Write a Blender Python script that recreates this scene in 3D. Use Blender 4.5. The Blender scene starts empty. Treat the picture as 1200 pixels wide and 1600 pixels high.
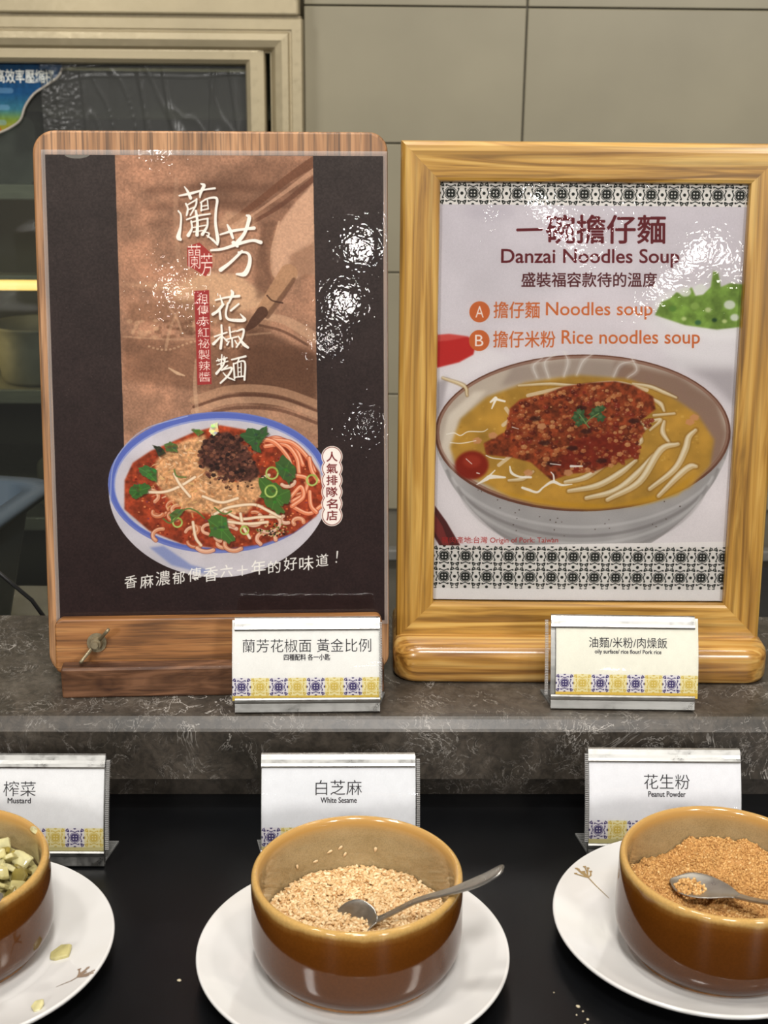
import bpy, bmesh, math, random
import numpy as np
from mathutils import Vector, Matrix, noise as mnoise
R = math.radians
PI = math.pi
random.seed(7)
rng = np.random.default_rng(11)
S = bpy.context.scene
C = S.collection

# ------------------------------------------------------------------ camera
cd = bpy.data.cameras.new('camera')
cam = bpy.data.objects.new('camera', cd)
C.objects.link(cam)
cam.location = (0, 0, 0.457)
cam.rotation_euler = (Matrix.Rotation(R(-1.1), 3, 'Z') @ Matrix.Rotation(PI / 2 - R(18.9), 3, 'X') @ Matrix.Rotation(R(0.57), 3, 'Z')).to_euler()
cd.sensor_fit = 'VERTICAL'
cd.sensor_height = 36.0
cd.lens = 36.0 * 2150 / 1600
cd.clip_start = 0.02
cd.dof.use_dof = True
cd.dof.focus_distance = 0.87
cd.dof.aperture_fstop = 19
S.camera = cam

# ------------------------------------------------------------------ world, lamps, exposure
w = bpy.data.worlds.new('world')
S.world = w
w.use_nodes = True
w.node_tree.nodes['Background'].inputs[0].default_value = (1.0, 0.95, 0.88, 1)
w.node_tree.nodes['Background'].inputs[1].default_value = 0.14


def area(name, loc, target, size, power, col=(1, 0.93, 0.82), sy=None):
    d = bpy.data.lights.new(name, 'AREA')
    d.energy = power
    d.color = col
    d.shape = 'RECTANGLE' if sy else 'DISK'
    d.size = size
    if sy:
        d.size_y = sy
    o = bpy.data.objects.new(name, d)
    C.objects.link(o)
    o.location = loc
    o.rotation_euler = (Vector(target) - Vector(loc)).to_track_quat('-Z', 'Y').to_euler()
    return o


area('ceiling_panel_light', (-0.08, 0.72, 1.75), (0, 0.7, 0.0), 0.20, 10.5, (1, 0.97, 0.92))
area('ceiling_panel_light', (-0.75, 0.35, 1.8), (0.0, 0.7, 0.1), 0.18, 7, (1, 0.96, 0.90))
area('ceiling_panel_light', (0.8, 0.6, 1.8), (0.0, 0.7, 0.0), 0.18, 5, (1, 0.93, 0.82))
area('hall_ceiling_light', (0.1, -0.9, 2.3), (0, 0.9, 0.2), 0.5, 42, (1, 0.97, 0.93))
area('added_side_fill', (1.5, -2.3, 1.5), (0, 0.9, 0.2), 0.5, 42, (1, 0.97, 0.93))  # added fill, not a known lamp; brightens the lower menu sheets
area('added_side_fill', (-1.4, -2.3, 1.4), (0, 0.9, 0.2), 0.5, 32, (1, 0.97, 0.93))  # second added fill, from the other side
# small spot lamps far behind the viewer (they glint in the laminated sheets)
for (x, y, z, s, e) in ((0.42, -3.9, 1.74, 0.12, 3.2), (0.33, -3.97, 1.46, 0.13, 2.6), (0.25, -4.0, 1.26, 0.08, .7), (-0.40, -3.84, 2.0, 0.06, .7), (-0.37, -3.98, 1.48, 0.05, .5),
                        (0.80, -4.06, 0.95, 0.07, 1.5), (1.28, -4.0, 0.66, 0.11, 1.6), (0.45, -4.08, 0.87, 0.04, .25)):
    area('spot_lamp', (x, y, z), (0.1, 0.9, 0.2), s, e * .55, (1, 0.97, 0.92))
# lamp over the aisle behind the counter, lighting the back wall
area('kitchen_light', (0.3, 1.15, 1.75), (0.1, 2.0, 0.3), 0.5, 4.5, (1, 0.9, 0.76))
S.view_settings.view_transform = 'Standard'
S.view_settings.look = 'None'
S.view_settings.gamma = 1
S.view_settings.use_curve_mapping = False
S.view_settings.exposure = 0.0


# ------------------------------------------------------------------ helpers
def lin(c):
    c = c / 255.0
    return c / 12.92 if c <= 0.04045 else ((c + 0.055) / 1.055) ** 2.4


def col(r, g, b):
    return (lin(r), lin(g), lin(b), 1)


def put(o, parent=None, label=None, cat=None, group=None, kind=None):
    if o.name not in C.objects:
        C.objects.link(o)
    if parent is not None:
        o.parent = parent
    if label:
        o['label'] = label
    if cat:
        o['category'] = cat
    if group:
        o['group'] = group
    if kind:
        o['kind'] = kind
    return o


def empty(name, loc, rz=0, **k):
    o = bpy.data.objects.new(name, None)
    o.empty_display_size = 0.02
    o.location = loc
    o.rotation_euler = (0, 0, rz)
    return put(o, **k)


def mesh_obj(name, verts, faces, m, parent=None, smooth=False, loc=None, rot=None, **k):
    me = bpy.data.meshes.new(name)
    me.from_pydata([tuple(v) for v in verts], [], faces)
    me.update()
    if smooth:
        me.polygons.foreach_set('use_smooth', [True] * len(me.polygons))
    if isinstance(m, (list, tuple)):
        for q in m:
            me.materials.append(q)
    elif m:
        me.materials.append(m)
    o = bpy.data.objects.new(name, me)
    if loc:
        o.location = loc
    if rot:
        o.rotation_euler = rot
    return put(o, parent, **k)


def bm_obj(name, bm, m, parent=None, smooth=False, loc=None, rot=None, **k):
    me = bpy.data.meshes.new(name)
    bmesh.ops.recalc_face_normals(bm, faces=bm.faces)
    bm.to_mesh(me)
    bm.free()
    if smooth:
        me.polygons.foreach_set('use_smooth', [True] * len(me.polygons))
    if isinstance(m, (list, tuple)):
        for q in m:
            me.materials.append(q)
    else:
        me.materials.append(m)
    o = bpy.data.objects.new(name, me)
    if loc:
        o.location = loc
    if rot:
        o.rotation_euler = rot
    return put(o, parent, **k)


def box_bm(x0, x1, y0, y1, z0, z1, bev=0.0, seg=2, bm=None):
    b = bmesh.new()
    bmesh.ops.create_cube(b, size=1)
    for v in b.verts:
        v.co = Vector((x0 + (v.co.x + .5) * (x1 - x0), y0 + (v.co.y + .5) * (y1 - y0), z0 + (v.co.z + .5) * (z1 - z0)))
    if bev:
        bmesh.ops.bevel(b, geom=b.edges[:] + b.verts[:], offset=bev, segments=seg, profile=.5, affect='EDGES')
    if bm is None:
        return b
    me = bpy.data.meshes.new('t')
    b.to_mesh(me)
    b.free()
    bm.from_mesh(me)
    bpy.data.meshes.remove(me)
    return bm


def rounded_slab_bm(x0, x1, z0, z1, y0, y1, r, n=8, bev=0.0015):
    """board in the xz plane with rounded corners; r = (bl, br, tr, tl)"""
    if not isinstance(r, (tuple, list)):
        r = (r,) * 4
    pts = []
    cs = [(x0 + r[0], z0 + r[0], r[0], 180), (x1 - r[1], z0 + r[1], r[1], 270), (x1 - r[2], z1 - r[2], r[2], 0), (x0 + r[3], z1 - r[3], r[3], 90)]
    for cx, cz, rr, a0 in cs:
        for i in range(n + 1):
            a = R(a0 + 90 * i / n)
            pts.append((cx + rr * math.cos(a), cz + rr * math.sin(a)))
    cx, cz = (x0 + x1) / 2, (z0 + z1) / 2
    rings = []
    for (y, ins) in ((y0, bev), (y0 + bev * .3, bev * .3), (y0 + bev, 0), (y1 - bev, 0), (y1, bev)):
        sx, sz = 1 - ins / ((x1 - x0) / 2), 1 - ins / ((z1 - z0) / 2)
        rings.append([(cx + (p[0] - cx) * sx, y, cz + (p[1] - cz) * sz) for p in pts])
    bm = bmesh.new()
    vr = [[bm.verts.new(p) for p in ring] for ring in rings]
    n_ = len(pts)
    for a, b in zip(vr[:-1], vr[1:]):
        for i in range(n_):
            bm.faces.new((a[i], a[(i + 1) % n_], b[(i + 1) % n_], b[i]))
    bm.faces.new(vr[0])
    bm.faces.new(vr[-1][::-1])
    return bm


def lathe(profile, n=96):
    v, f = [], []
    m_ = len(profile)
    for i in range(n):
        a = 2 * PI * i / n
        for r, z in profile:
            v.append((r * math.cos(a), r * math.sin(a), z))
    for i in range(n):
        j = (i + 1) % n
        for k in range(m_ - 1):
            f.append((i * m_ + k, j * m_ + k, j * m_ + k + 1, i * m_ + k + 1))
    return v, f


def smooth_prof(pts, it=2):
    for _ in range(it):
        q = [pts[0]]
        for a, b in zip(pts[:-1], pts[1:]):
            q.append((a[0] * .75 + b[0] * .25, a[1] * .75 + b[1] * .25))
            q.append((a[0] * .25 + b[0] * .75, a[1] * .25 + b[1] * .75))
        q.append(pts[-1])
        pts = q
    return pts


def tube(pts, r, n=8, cap=True):
    pts = [Vector(p) for p in pts]
    rs = r if isinstance(r, (list, tuple)) else [r] * len(pts)
    v, f = [], []
    up = Vector((0, 0, 1))
    for i, p in enumerate(pts):
        t = (pts[min(i + 1, len(pts) - 1)] - pts[max(i - 1, 0)]).normalized()
        a = t.cross(up)
        if a.length < 1e-4:
            a = t.cross(Vector((1, 0, 0)))
        a.normalize()
        b = a.cross(t)
        for k in range(n):
            c = 2 * PI * k / n
            v.append(p + (a * math.cos(c) + b * math.sin(c)) * rs[i])
    for i in range(len(pts) - 1):
        for k in range(n):
            f.append((i * n + k, i * n + (k + 1) % n, (i + 1) * n + (k + 1) % n, (i + 1) * n + k))
    if cap:
        f.append(tuple(range(n))[::-1])
        f.append(tuple((len(pts) - 1) * n + k for k in range(n)))
    return v, f


# ------------------------------------------------------------------ materials
class NT:
    def __init__(s, name):
        s.m = bpy.data.materials.new(name)
        s.m.use_nodes = True
        s.t = s.m.node_tree
        s.b = s.t.nodes['Principled BSDF']

    def n(s, kind, **kw):
        nd = s.t.nodes.new(kind)
        for k, v in kw.items():
            if k.startswith('_'):
                setattr(nd, k[1:], v)
            else:
                nd.inputs[int(k[1:]) if k[0] == 'i' and k[1:].isdigit() else k.replace('__', ' ')].default_value = v
        return nd

    def l(s, a, ao, b, bi):
        s.t.links.new(a.outputs[ao], b.inputs[bi])

    def coord(s, scale=(1, 1, 1), rot=(0, 0, 0), loc=(0, 0, 0), out='Object'):
        tc = s.n('ShaderNodeTexCoord')
        mp = s.n('ShaderNodeMapping')
        mp.inputs['Scale'].default_value = scale
        mp.inputs['Rotation'].default_value = rot
        mp.inputs['Location'].default_value = loc
        s.l(tc, out, mp, 'Vector')
        return mp

    def noise(s, mp, scale, detail=4, rough=.5, dist=0.0):
        nd = s.n('ShaderNodeTexNoise')
        nd.inputs['Scale'].default_value = scale
        nd.inputs['Detail'].default_value = detail
        nd.inputs['Roughness'].default_value = rough
        nd.inputs['Distortion'].default_value = dist
        s.l(mp, 0, nd, 'Vector')
        return nd

    def ramp(s, src, stops, out=0, interp='LINEAR'):
        r = s.n('ShaderNodeValToRGB')
        e = r.color_ramp.elements
        r.color_ramp.interpolation = interp
        while len(e) < len(stops):
            e.new(.5)
        for i, (p, c) in enumerate(stops):
            e[i].position = p
            e[i].color = c if len(c) == 4 else (*c, 1)
        s.l(src, out, r, 0)
        return r

    def mix(s, a, b, fac, mode='MIX'):
        nd = s.n('ShaderNodeMix', _data_type='RGBA', _blend_type=mode)
        for sock, v in ((6, a), (7, b), (0, fac)):
            if isinstance(v, list):
                s.t.links.new(v[0].outputs[v[1]], nd.inputs[sock])
            elif isinstance(v, (tuple, float, int)):
                nd.inputs[sock].default_value = v
            else:
                s.t.links.new(v.outputs[2 if v.bl_idname == 'ShaderNodeMix' else 0], nd.inputs[sock])
        return nd

    def bump(s, src, strength, dist=.001, out=0):
        b = s.n('ShaderNodeBump')
        b.inputs['Strength'].default_value = strength
        b.inputs['Distance'].default_value = dist
        s.l(src, out, b, 'Height')
        s.l(b, 0, s.b, 'Normal')
        return b

    def set(s, **kw):
        for k, v in kw.items():
            s.b.inputs[k.replace('_', ' ')].default_value = v
        return s


def plain(name, c, rough=.5, metal=0.0, coat=0.0, nscale=None, var=.08, bump=0.0, **kw):
    t = NT(name)
    t.set(Roughness=rough, Metallic=metal)
    t.b.inputs['Coat Weight'].default_value = coat
    for k, v in kw.items():
        t.b.inputs[k.replace('_', ' ')].default_value = v
    mp = t.coord()
    nz = t.noise(mp, nscale or 60, 4)
    d = tuple(x * (1 - var * 2) for x in c[:3]) + (1,)
    u = tuple(min(1, x * (1 + var)) for x in c[:3]) + (1,)
    r = t.ramp(nz, ((.3, d), (.7, u)))
    t.l(r, 0, t.b, 'Base Color')
    if bump:
        t.bump(nz, bump)
    return t.m


def wood(name, cols, axis, stretch=12, fine=900, big=40, dist=1.2, pores=.35, rough=.45, coat=0.0, off=0, bump=.15):
    """grain runs along axis ('x' or 'z')"""
    t = NT(name)
    k = 1.0 / stretch
    sc = (k, 1, 1) if axis == 'x' else (1, 1, k)
    mp = t.coord(sc, loc=(off, off * .7, off * .3))
    a = t.noise(mp, big, 3, .5, dist)
    r = t.ramp(a, [(.34, cols[0]), (.5, cols[1]), (.66, cols[2])])
    sc2 = (k * .35, 1, 1) if axis == 'x' else (1, 1, k * .35)
    mp2 = t.coord(sc2, loc=(off, 0, off))
    f = t.noise(mp2, fine, 3, .6)
    r2 = t.ramp(f, [(.36, (1 - pores,) * 3), (.52, (1, 1, 1))])
    mx = t.mix(r, r2, 1.0, 'MULTIPLY')
    t.l(mx, 2, t.b, 'Base Color')
    t.set(Roughness=rough)
    t.b.inputs['Coat Weight'].default_value = coat
    t.b.inputs['Coat Roughness'].default_value = .18
    t.bump(f, bump, .0004)
    return t.m


M = {}
M['oak_v'] = wood('oak_vertical_grain', (col(116, 80, 48), col(150, 106, 66), col(176, 130, 88)), 'z', 16, 620, 150, .8, .55, bump=.2)
M['oak_h'] = wood('oak_horizontal_grain', (col(108, 68, 32), col(146, 96, 50), col(166, 116, 66)), 'x', 14, 700, 120, 1.0, .5, bump=.2)
M['walnut'] = wood('walnut_block', (col(58, 34, 22), col(94, 62, 40), col(124, 86, 60)), 'x', 5, 500, 75, 2.0, .3, off=.4)
M['pine_v'] = wood('pine_vertical_grain', (col(122, 84, 28), col(168, 124, 50), col(194, 154, 78)), 'z', 22, 300, 130, 1.6, .3, .35, .5, off=.2, bump=.08)
M['pine_h'] = wood('pine_horizontal_grain', (col(126, 88, 32), col(178, 134, 60), col(200, 162, 88)), 'x', 22, 300, 130, 1.6, .3, .35, .5, off=.9, bump=.08)
M['pine_base'] = wood('pine_base_grain', (col(132, 88, 34), col(178, 130, 60), col(200, 160, 90)), 'x', 20, 300, 120, 1.6, .3, .3, .6, off=1.7, bump=.06)
M['backing'] = wood('frame_backing', (col(128, 84, 42), col(150, 100, 56), col(160, 112, 66)), 'z', 10, 500, 60, .5, .25)


def marble():
    t = NT('dark_marble')
    mp = t.coord()
    a = t.noise(mp, 22, 6, .6, .8)
    r = t.ramp(a, [(.3, col(46, 42, 36)), (.55, col(66, 60, 53)), (.75, col(86, 80, 72))])
    fine = t.noise(mp, 170, 5, .7, .6)
    r3 = t.ramp(fine, [(.36, (.62, .62, .62)), (.6, (1.22, 1.2, 1.18))])
    r = t.mix(r, r3, 1.0, 'MULTIPLY')
    v = t.noise(mp, 26, 5, .62, 1.6)
    m_ = t.n('ShaderNodeMath', _operation='SUBTRACT')
    m_.inputs[1].default_value = .5
    t.l(v, 0, m_, 0)
    ab = t.n('ShaderNodeMath', _operation='ABSOLUTE')
    t.l(m_, 0, ab, 0)
    rv = t.ramp(ab, [(.0, (1, 1, 1)), (.012, (0, 0, 0))])
    gate = t.noise(t.coord(loc=(3, 1, 2)), 16, 3, .6)
    rg = t.ramp(gate, [(.5, (0, 0, 0)), (.66, (.75, .75, .75))])
    mk = t.mix(rv, rg, 1.0, 'MULTIPLY')
    mp2 = t.coord((1, .8, 1), (0, 0, .6), (5, 2, 1))
    v2 = t.noise(mp2, 60, 4, .6, 2.2)
    m2 = t.n('ShaderNodeMath', _operation='SUBTRACT')
    m2.inputs[1].default_value = .52
    t.l(v2, 0, m2, 0)
    ab2 = t.n('ShaderNodeMath', _operation='ABSOLUTE')
    t.l(m2, 0, ab2, 0)
    rv2 = t.ramp(ab2, [(.0, (.55, .55, .55)), (.016, (0, 0, 0))])
    gate2 = t.ramp(t.noise(t.coord(loc=(1, 4, 2)), 34, 2, .5), [(.46, (0, 0, 0)), (.62, (1, 1, 1))])
    mk2 = t.mix(rv2, gate2, 1.0, 'MULTIPLY')
    c1 = t.mix([r, 2], col(168, 162, 154), mk2)
    t.t.links.new(mk2.outputs[2], c1.inputs[0])
    c2 = t.mix([c1, 2], col(196, 190, 182), .5)
    t.t.links.new(mk.outputs[2], c2.inputs[0])
    t.l(c2, 2, t.b, 'Base Color')
    t.set(Roughness=.38)
    t.b.inputs['Specular IOR Level'].default_value = .5
    t.bump(fine, .03, .0004)
    return t.m


M['marble'] = marble()


def black_top():
    t = NT('black_counter')
    mp = t.coord()
    n1 = t.noise(mp, 9, 4, .6)
    r = t.ramp(n1, [(.35, col(9, 9, 10)), (.7, col(14, 15, 17))])
    t.l(r, 0, t.b, 'Base Color')
    n2 = t.noise(mp, 14, 5, .65)
    rr = t.ramp(n2, [(.3, (.28,) * 3), (.7, (.34,) * 3)])
    t.l(rr, 0, t.b, 'Roughness')
    t.b.inputs['Specular IOR Level'].default_value = .25
    t.bump(t.noise(mp, 700, 2), .03, .0002)
    return t.m


M['black'] = black_top()


def brushed(name, c, rough, s=(1, 1, 1), bump=.1, metal=1.0):
    t = NT(name)
    mp = t.coord(s)
    n1 = t.noise(mp, 300, 4, .6)
    r = t.ramp(n1, [(.3, tuple(x * .8 for x in c[:3])), (.7, c[:3])])
    t.l(r, 0, t.b, 'Base Color')
    n2 = t.noise(t.coord(), 120, 4, .7)
    rr = t.ramp(n2, [(.3, (rough * .7,) * 3), (.7, (rough * 1.4,) * 3)])
    t.l(rr, 0, t.b, 'Roughness')
    t.set(Metallic=metal)
    t.bump(n1, bump, .0003)
    return t.m


M['alu'] = brushed('aluminium', col(176, 175, 171), .36, (.06, 1, 1), .12)
M['steel'] = brushed('stainless_steel', col(176, 172, 164), .33, (.2, 1, 1), .01, .9)
M['dark_steel'] = brushed('tarnished_steel', col(138, 126, 100), .4, (1, 1, 1), .2, .5)
M['frame_metal'] = brushed('champagne_aluminium', col(188, 174, 142), .42, (.02, .02, .02), .03, .35)


def film(name, tint, gl_rough, ior, bump_scale, bump_str, milk=0.0, bdist=.0006, detail=3):
    t = NT(name)
    t.t.nodes.remove(t.b)
    out = t.t.nodes['Material Output']
    tr = t.n('ShaderNodeBsdfTransparent')
    tr.inputs[0].default_value = tint
    gl = t.n('ShaderNodeBsdfGlossy')
    gl.inputs['Roughness'].default_value = gl_rough
    fr = t.n('ShaderNodeFresnel')
    fr.inputs[0].default_value = ior
    mp = t.coord()
    nz = t.noise(mp, bump_scale, detail, .55, .4)
    bp = t.n('ShaderNodeBump')
    bp.inputs['Strength'].default_value = bump_str
    bp.inputs['Distance'].default_value = bdist
    t.l(nz, 0, bp, 'Height')
    t.l(bp, 0, gl, 'Normal')
    t.l(bp, 0, fr, 'Normal')
    mx = t.n('ShaderNodeMixShader')
    t.l(fr, 0, mx, 0)
    t.l(tr, 0, mx, 1)
    t.l(gl, 0, mx, 2)
    last = mx
    if milk:
        df = t.n('ShaderNodeBsdfDiffuse')
        df.inputs[0].default_value = (.85, .84, .82, 1)
        m2 = t.n('ShaderNodeMixShader')
        m2.inputs[0].default_value = milk
        t.l(mx, 0, m2, 1)
        t.l(df, 0, m2, 2)
        last = m2
    t.l(last, 0, out, 'Surface')
    return t.m


M['laminate'] = film('glossy_laminate', (1, 1, 1, 1), .015, 1.5, 300, 1.0, 0.0, .00004, 1)
M['laminate_edge'] = film('laminate_border', (.97, .97, .97, 1), .05, 1.5, 300, .5, .22, .00006)
M['sleeve'] = film('clear_sleeve', (.99, .99, .99, 1), .03, 1.45, 200, .5, .01, .00006)
M['clear_plastic'] = film('ribbed_clear_plastic', (.8, .8, .8, 1), .12, 1.5, 400, .3, .30)
M['foot_plastic'] = plain('smoked_ribbed_plastic', col(112, 112, 110), .3)
M['glass'] = film('fridge_glass', (.80, .83, .80, 1), .04, 1.5, 8, .01, .02)
M['wrap'] = film('plastic_wrap', (.97, .97, .95, 1), .24, 1.42, 60, .4, .035)


def image_mat(name, arr, rough=.4, coat=0.0):
    h, w_, _ = arr.shape
    im = bpy.data.images.new(name, w_, h, alpha=False)
    buf = np.ones((h, w_, 4), np.float32)
    buf[..., :3] = np.clip(arr[::-1], 0, 255) / 255.0
    im.pixels.foreach_set(buf.ravel())
    im.update()
    im.pack()
    t = NT(name)
    tx = t.n('ShaderNodeTexImage')
    tx.image = im
    tx.interpolation = 'Cubic'
    tc = t.n('ShaderNodeTexCoord')
    t.l(tc, 'UV', tx, 'Vector')
    nz = t.noise(t.coord(), 1500, 3)
    rr = t.ramp(nz, [(.3, (.94,) * 3), (.7, (1.0,) * 3)])
    mx = t.mix(tx, rr, 1.0, 'MULTIPLY')
    t.l(mx, 2, t.b, 'Base Color')
    t.set(Roughness=rough)
    t.b.inputs['Coat Weight'].default_value = coat
    t.b.inputs['Specular IOR Level'].default_value = .08
    return t.m


# ------------------------------------------------------------------ print painter (flat artwork of the printed sheets)
def homog(src, dst):
    A = []
    for (x, y), (u, v) in zip(src, dst):
        A.append([x, y, 1, 0, 0, 0, -u * x, -u * y])
        A.append([0, 0, 0, x, y, 1, -v * x, -v * y])
    b = np.array(dst, float).ravel()
    h = np.linalg.solve(np.array(A, float), b)
    return np.append(h, 1).reshape(3, 3)


def vnoise(h, w_, cell, oct_=3, seed=0):
    g = np.random.default_rng(seed)
    out = np.zeros((h, w_))
    amp, tot = 1.0, 0
    for o in range(oct_):
        c = max(2.0, cell / 2 ** o)
        gh, gw = int(h / c) + 3, int(w_ / c) + 3
        q = g.random((gh, gw))
        ys, xs = np.arange(h) / c, np.arange(w_) / c
        yi, xi = ys.astype(int), xs.astype(int)
        fy, fx = (ys - yi)[:, None], (xs - xi)[None]
        fy, fx = fy * fy * (3 - 2 * fy), fx * fx * (3 - 2 * fx)
        v = (q[yi][:, xi] * (1 - fy) * (1 - fx) + q[yi + 1][:, xi] * fy * (1 - fx) + q[yi][:, xi + 1] * (1 - fy) * fx + q[yi + 1][:, xi + 1] * fy * fx)
        out += v * amp
        tot += amp
        amp *= .5
    return out / tot


def blur1(a, r):
    if r < 1:
        return a
    r = int(r)
    for _ in range(2):
        for ax in (0, 1):
            p = np.pad(a, [(r + 1, r) if i == ax else (0, 0) for i in range(2)], mode='edge')
            c = np.cumsum(p, axis=ax)
            if ax == 0:
                a = (c[2 * r + 1:] - c[:-(2 * r + 1)]) / (2 * r + 1)
            else:
                a = (c[:, 2 * r + 1:] - c[:, :-(2 * r + 1)]) / (2 * r + 1)
    return a


TEXT_CACHE = {}



def text_tris(s, off=0.0):
    key = (s, off)
    if key in TEXT_CACHE:
        return TEXT_CACHE[key]
    c = bpy.data.curves.new('tmp_text', 'FONT')
    c.body = s
    c.size = 1
    c.offset = off
    c.resolution_u = 4
    o = bpy.data.objects.new('tmp_text', c)
    C.objects.link(o)
    bpy.context.view_layer.update()
    ev = o.evaluated_get(bpy.context.evaluated_depsgraph_get())
    me = ev.to_mesh()
    me.calc_loop_triangles()
    v = np.array([(q.co.x, q.co.y) for q in me.vertices])
    t = np.array([tuple(q.vertices) for q in me.loop_triangles])
    ev.to_mesh_clear()
    bpy.data.objects.remove(o)
    bpy.data.curves.remove(c)
    TEXT_CACHE[key] = (v, t)
    return v, t


class Art:
    def __init__(s, wmm, hmm, ppm, H=None, base=(255, 255, 255)):
        s.w, s.h, s.ppm = int(wmm * ppm), int(hmm * ppm), ppm
        s.H = H
        s.a = np.empty((s.h, s.w, 3))
        s.a[:] = base

    def P(s, pts):
        """photo (or mm) coordinates -> canvas pixels"""
        p = np.asarray(pts, float).reshape(-1, 2)
        if s.H is not None:
            q = np.c_[p, np.ones(len(p))] @ s.H.T
            p = q[:, :2] / q[:, 2:]
        return p * s.ppm

    def sc(s, pt):
        a = s.P([pt, (pt[0] + 1, pt[1])])
        return np.hypot(*(a[1] - a[0]))

    def blend(s, x0, y0, m, c, al=1.0):
        h, w_ = m.shape
        X0, Y0, X1, Y1 = max(0, x0), max(0, y0), min(s.w, x0 + w_), min(s.h, y0 + h)
        if X1 <= X0 or Y1 <= Y0:
            return
        mm = (m[Y0 - y0:Y1 - y0, X0 - x0:X1 - x0] * al)[..., None]
        reg = s.a[Y0:Y1, X0:X1]
        cc = c[Y0 - y0:Y1 - y0, X0 - x0:X1 - x0] if isinstance(c, np.ndarray) and c.ndim == 3 else np.array(c, float)
        s.a[Y0:Y1, X0:X1] = reg * (1 - mm) + cc * mm

    def polymask(s, pts, raw=False, soft=0):
        p = np.asarray(pts, float) if raw else s.P(pts)
        pad = int(soft * 3 + 3)
        x0, y0 = np.floor(p.min(0)).astype(int) - pad
        x1, y1 = np.ceil(p.max(0)).astype(int) + pad
        x0, y0 = max(x0, -pad), max(y0, -pad)
        x1, y1 = min(x1, s.w + pad), min(y1, s.h + pad)
        if x1 <= x0 or y1 <= y0:
            return x0, y0, np.zeros((1, 1))
        SS = 2
        ys = (np.arange((y1 - y0) * SS) + .5) / SS + y0
        W = (x1 - x0) * SS
        M_ = np.zeros((len(ys), W))
        q = np.roll(p, -1, 0)
        for i, y in enumerate(ys):
            c = (p[:, 1] > y) != (q[:, 1] > y)
            if not c.any():
                continue
            a, b = p[c], q[c]
            xs = np.sort(a[:, 0] + (y - a[:, 1]) / (b[:, 1] - a[:, 1]) * (b[:, 0] - a[:, 0]))
            ix = np.clip(((xs - x0) * SS + .5).astype(int), 0, W)
            for k in range(0, len(ix) - 1, 2):
                M_[i, ix[k]:ix[k + 1]] = 1
        m = M_.reshape(y1 - y0, SS, x1 - x0, SS).mean((1, 3))
        if soft:
            m = blur1(m, soft)
        return x0, y0, m

    def poly(s, pts, c, al=1.0, soft=0, raw=False, tex=None):
        x0, y0, m = s.polymask(pts, raw, soft)
        if tex is not None:
            h, w_ = m.shape
            f = tex[np.clip(np.arange(y0, y0 + h), 0, s.h - 1)][:, np.clip(np.arange(x0, x0 + w_), 0, s.w - 1)]
            c = f
        s.blend(x0, y0, m, c, al)

    def ell(s, cx, cy, a, b, c, al=1.0, soft=0, rot=0, tex=None, jag=0, seed=0, a0=0, a1=360):
        g = random.Random(seed)
        n = 72
        ph = [g.uniform(0, 6.28) for _ in range(3)]
        pts = []
        for i in range(n):
            t = R(a0 + (a1 - a0) * i / n)
            k = 1 + jag * (math.sin(5 * t + ph[0]) * .5 + math.sin(9 * t + ph[1]) * .35 + math.sin(17 * t + ph[2]) * .25)
            x, y = a * math.cos(t) * k, b * math.sin(t) * k
            pts.append((cx + x * math.cos(R(rot)) - y * math.sin(R(rot)), cy + x * math.sin(R(rot)) + y * math.cos(R(rot))))
        s.poly(pts, c, al, soft, tex=tex)

    def stroke(s, pts, wd, c, al=1.0, soft=0.0):
        """pts in source coords, wd = width(s) in source px"""
        p = s.P(pts)
        k = s.sc(pts[len(pts) // 2])
        if isinstance(wd, (int, float)):
            wd = [wd] * len(pts)
        wd = list(wd)
        if len(wd) != len(p):
            wd = list(np.interp(np.linspace(0, 1, len(p)), np.linspace(0, 1, len(wd)), wd))
        # catmull-rom smoothing
        if len(p) > 2:
            P_ = np.vstack([2 * p[0] - p[1], p, 2 * p[-1] - p[-2]])
            out, ow = [], []
            for i in range(1, len(P_) - 2):
                for t in np.linspace(0, 1, 7)[:-1]:
                    a, b, d, e = P_[i - 1], P_[i], P_[i + 1], P_[i + 2]
                    out.append(.5 * (2 * b + (d - a) * t + (2 * a - 5 * b + 4 * d - e) * t * t + (-a + 3 * b - 3 * d + e) * t ** 3))
                    ow.append(wd[i - 1] * (1 - t) + wd[i] * t)
            out.append(p[-1])
            ow.append(wd[-1])
            p, wd = np.array(out), ow
        rr = np.array(wd) * k / 2
        pad = rr.max() + 2 + soft
        x0, y0 = np.floor(p.min(0) - pad).astype(int)
        x1, y1 = np.ceil(p.max(0) + pad).astype(int)
        m = np.zeros((y1 - y0, x1 - x0))
        for i in range(len(p) - 1):
            a, b = p[i], p[i + 1]
            lo = np.floor(np.minimum(a, b) - pad).astype(int)
            hi = np.ceil(np.maximum(a, b) + pad).astype(int)
            gx, gy = np.meshgrid(np.arange(lo[0], hi[0]) + .5, np.arange(lo[1], hi[1]) + .5)
            d = b - a
            L = max(d @ d, 1e-9)
            t = np.clip(((gx - a[0]) * d[0] + (gy - a[1]) * d[1]) / L, 0, 1)
            dist = np.hypot(gx - a[0] - t * d[0], gy - a[1] - t * d[1]) - (rr[i] * (1 - t) + rr[i + 1] * t)
            cov = np.clip(.5 - dist / (1 + soft), 0, 1)
            ys, xs = slice(lo[1] - y0, hi[1] - y0), slice(lo[0] - x0, hi[0] - x0)
            m[ys, xs] = np.maximum(m[ys, xs], cov)
        s.blend(x0, y0, m, c, al)

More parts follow.
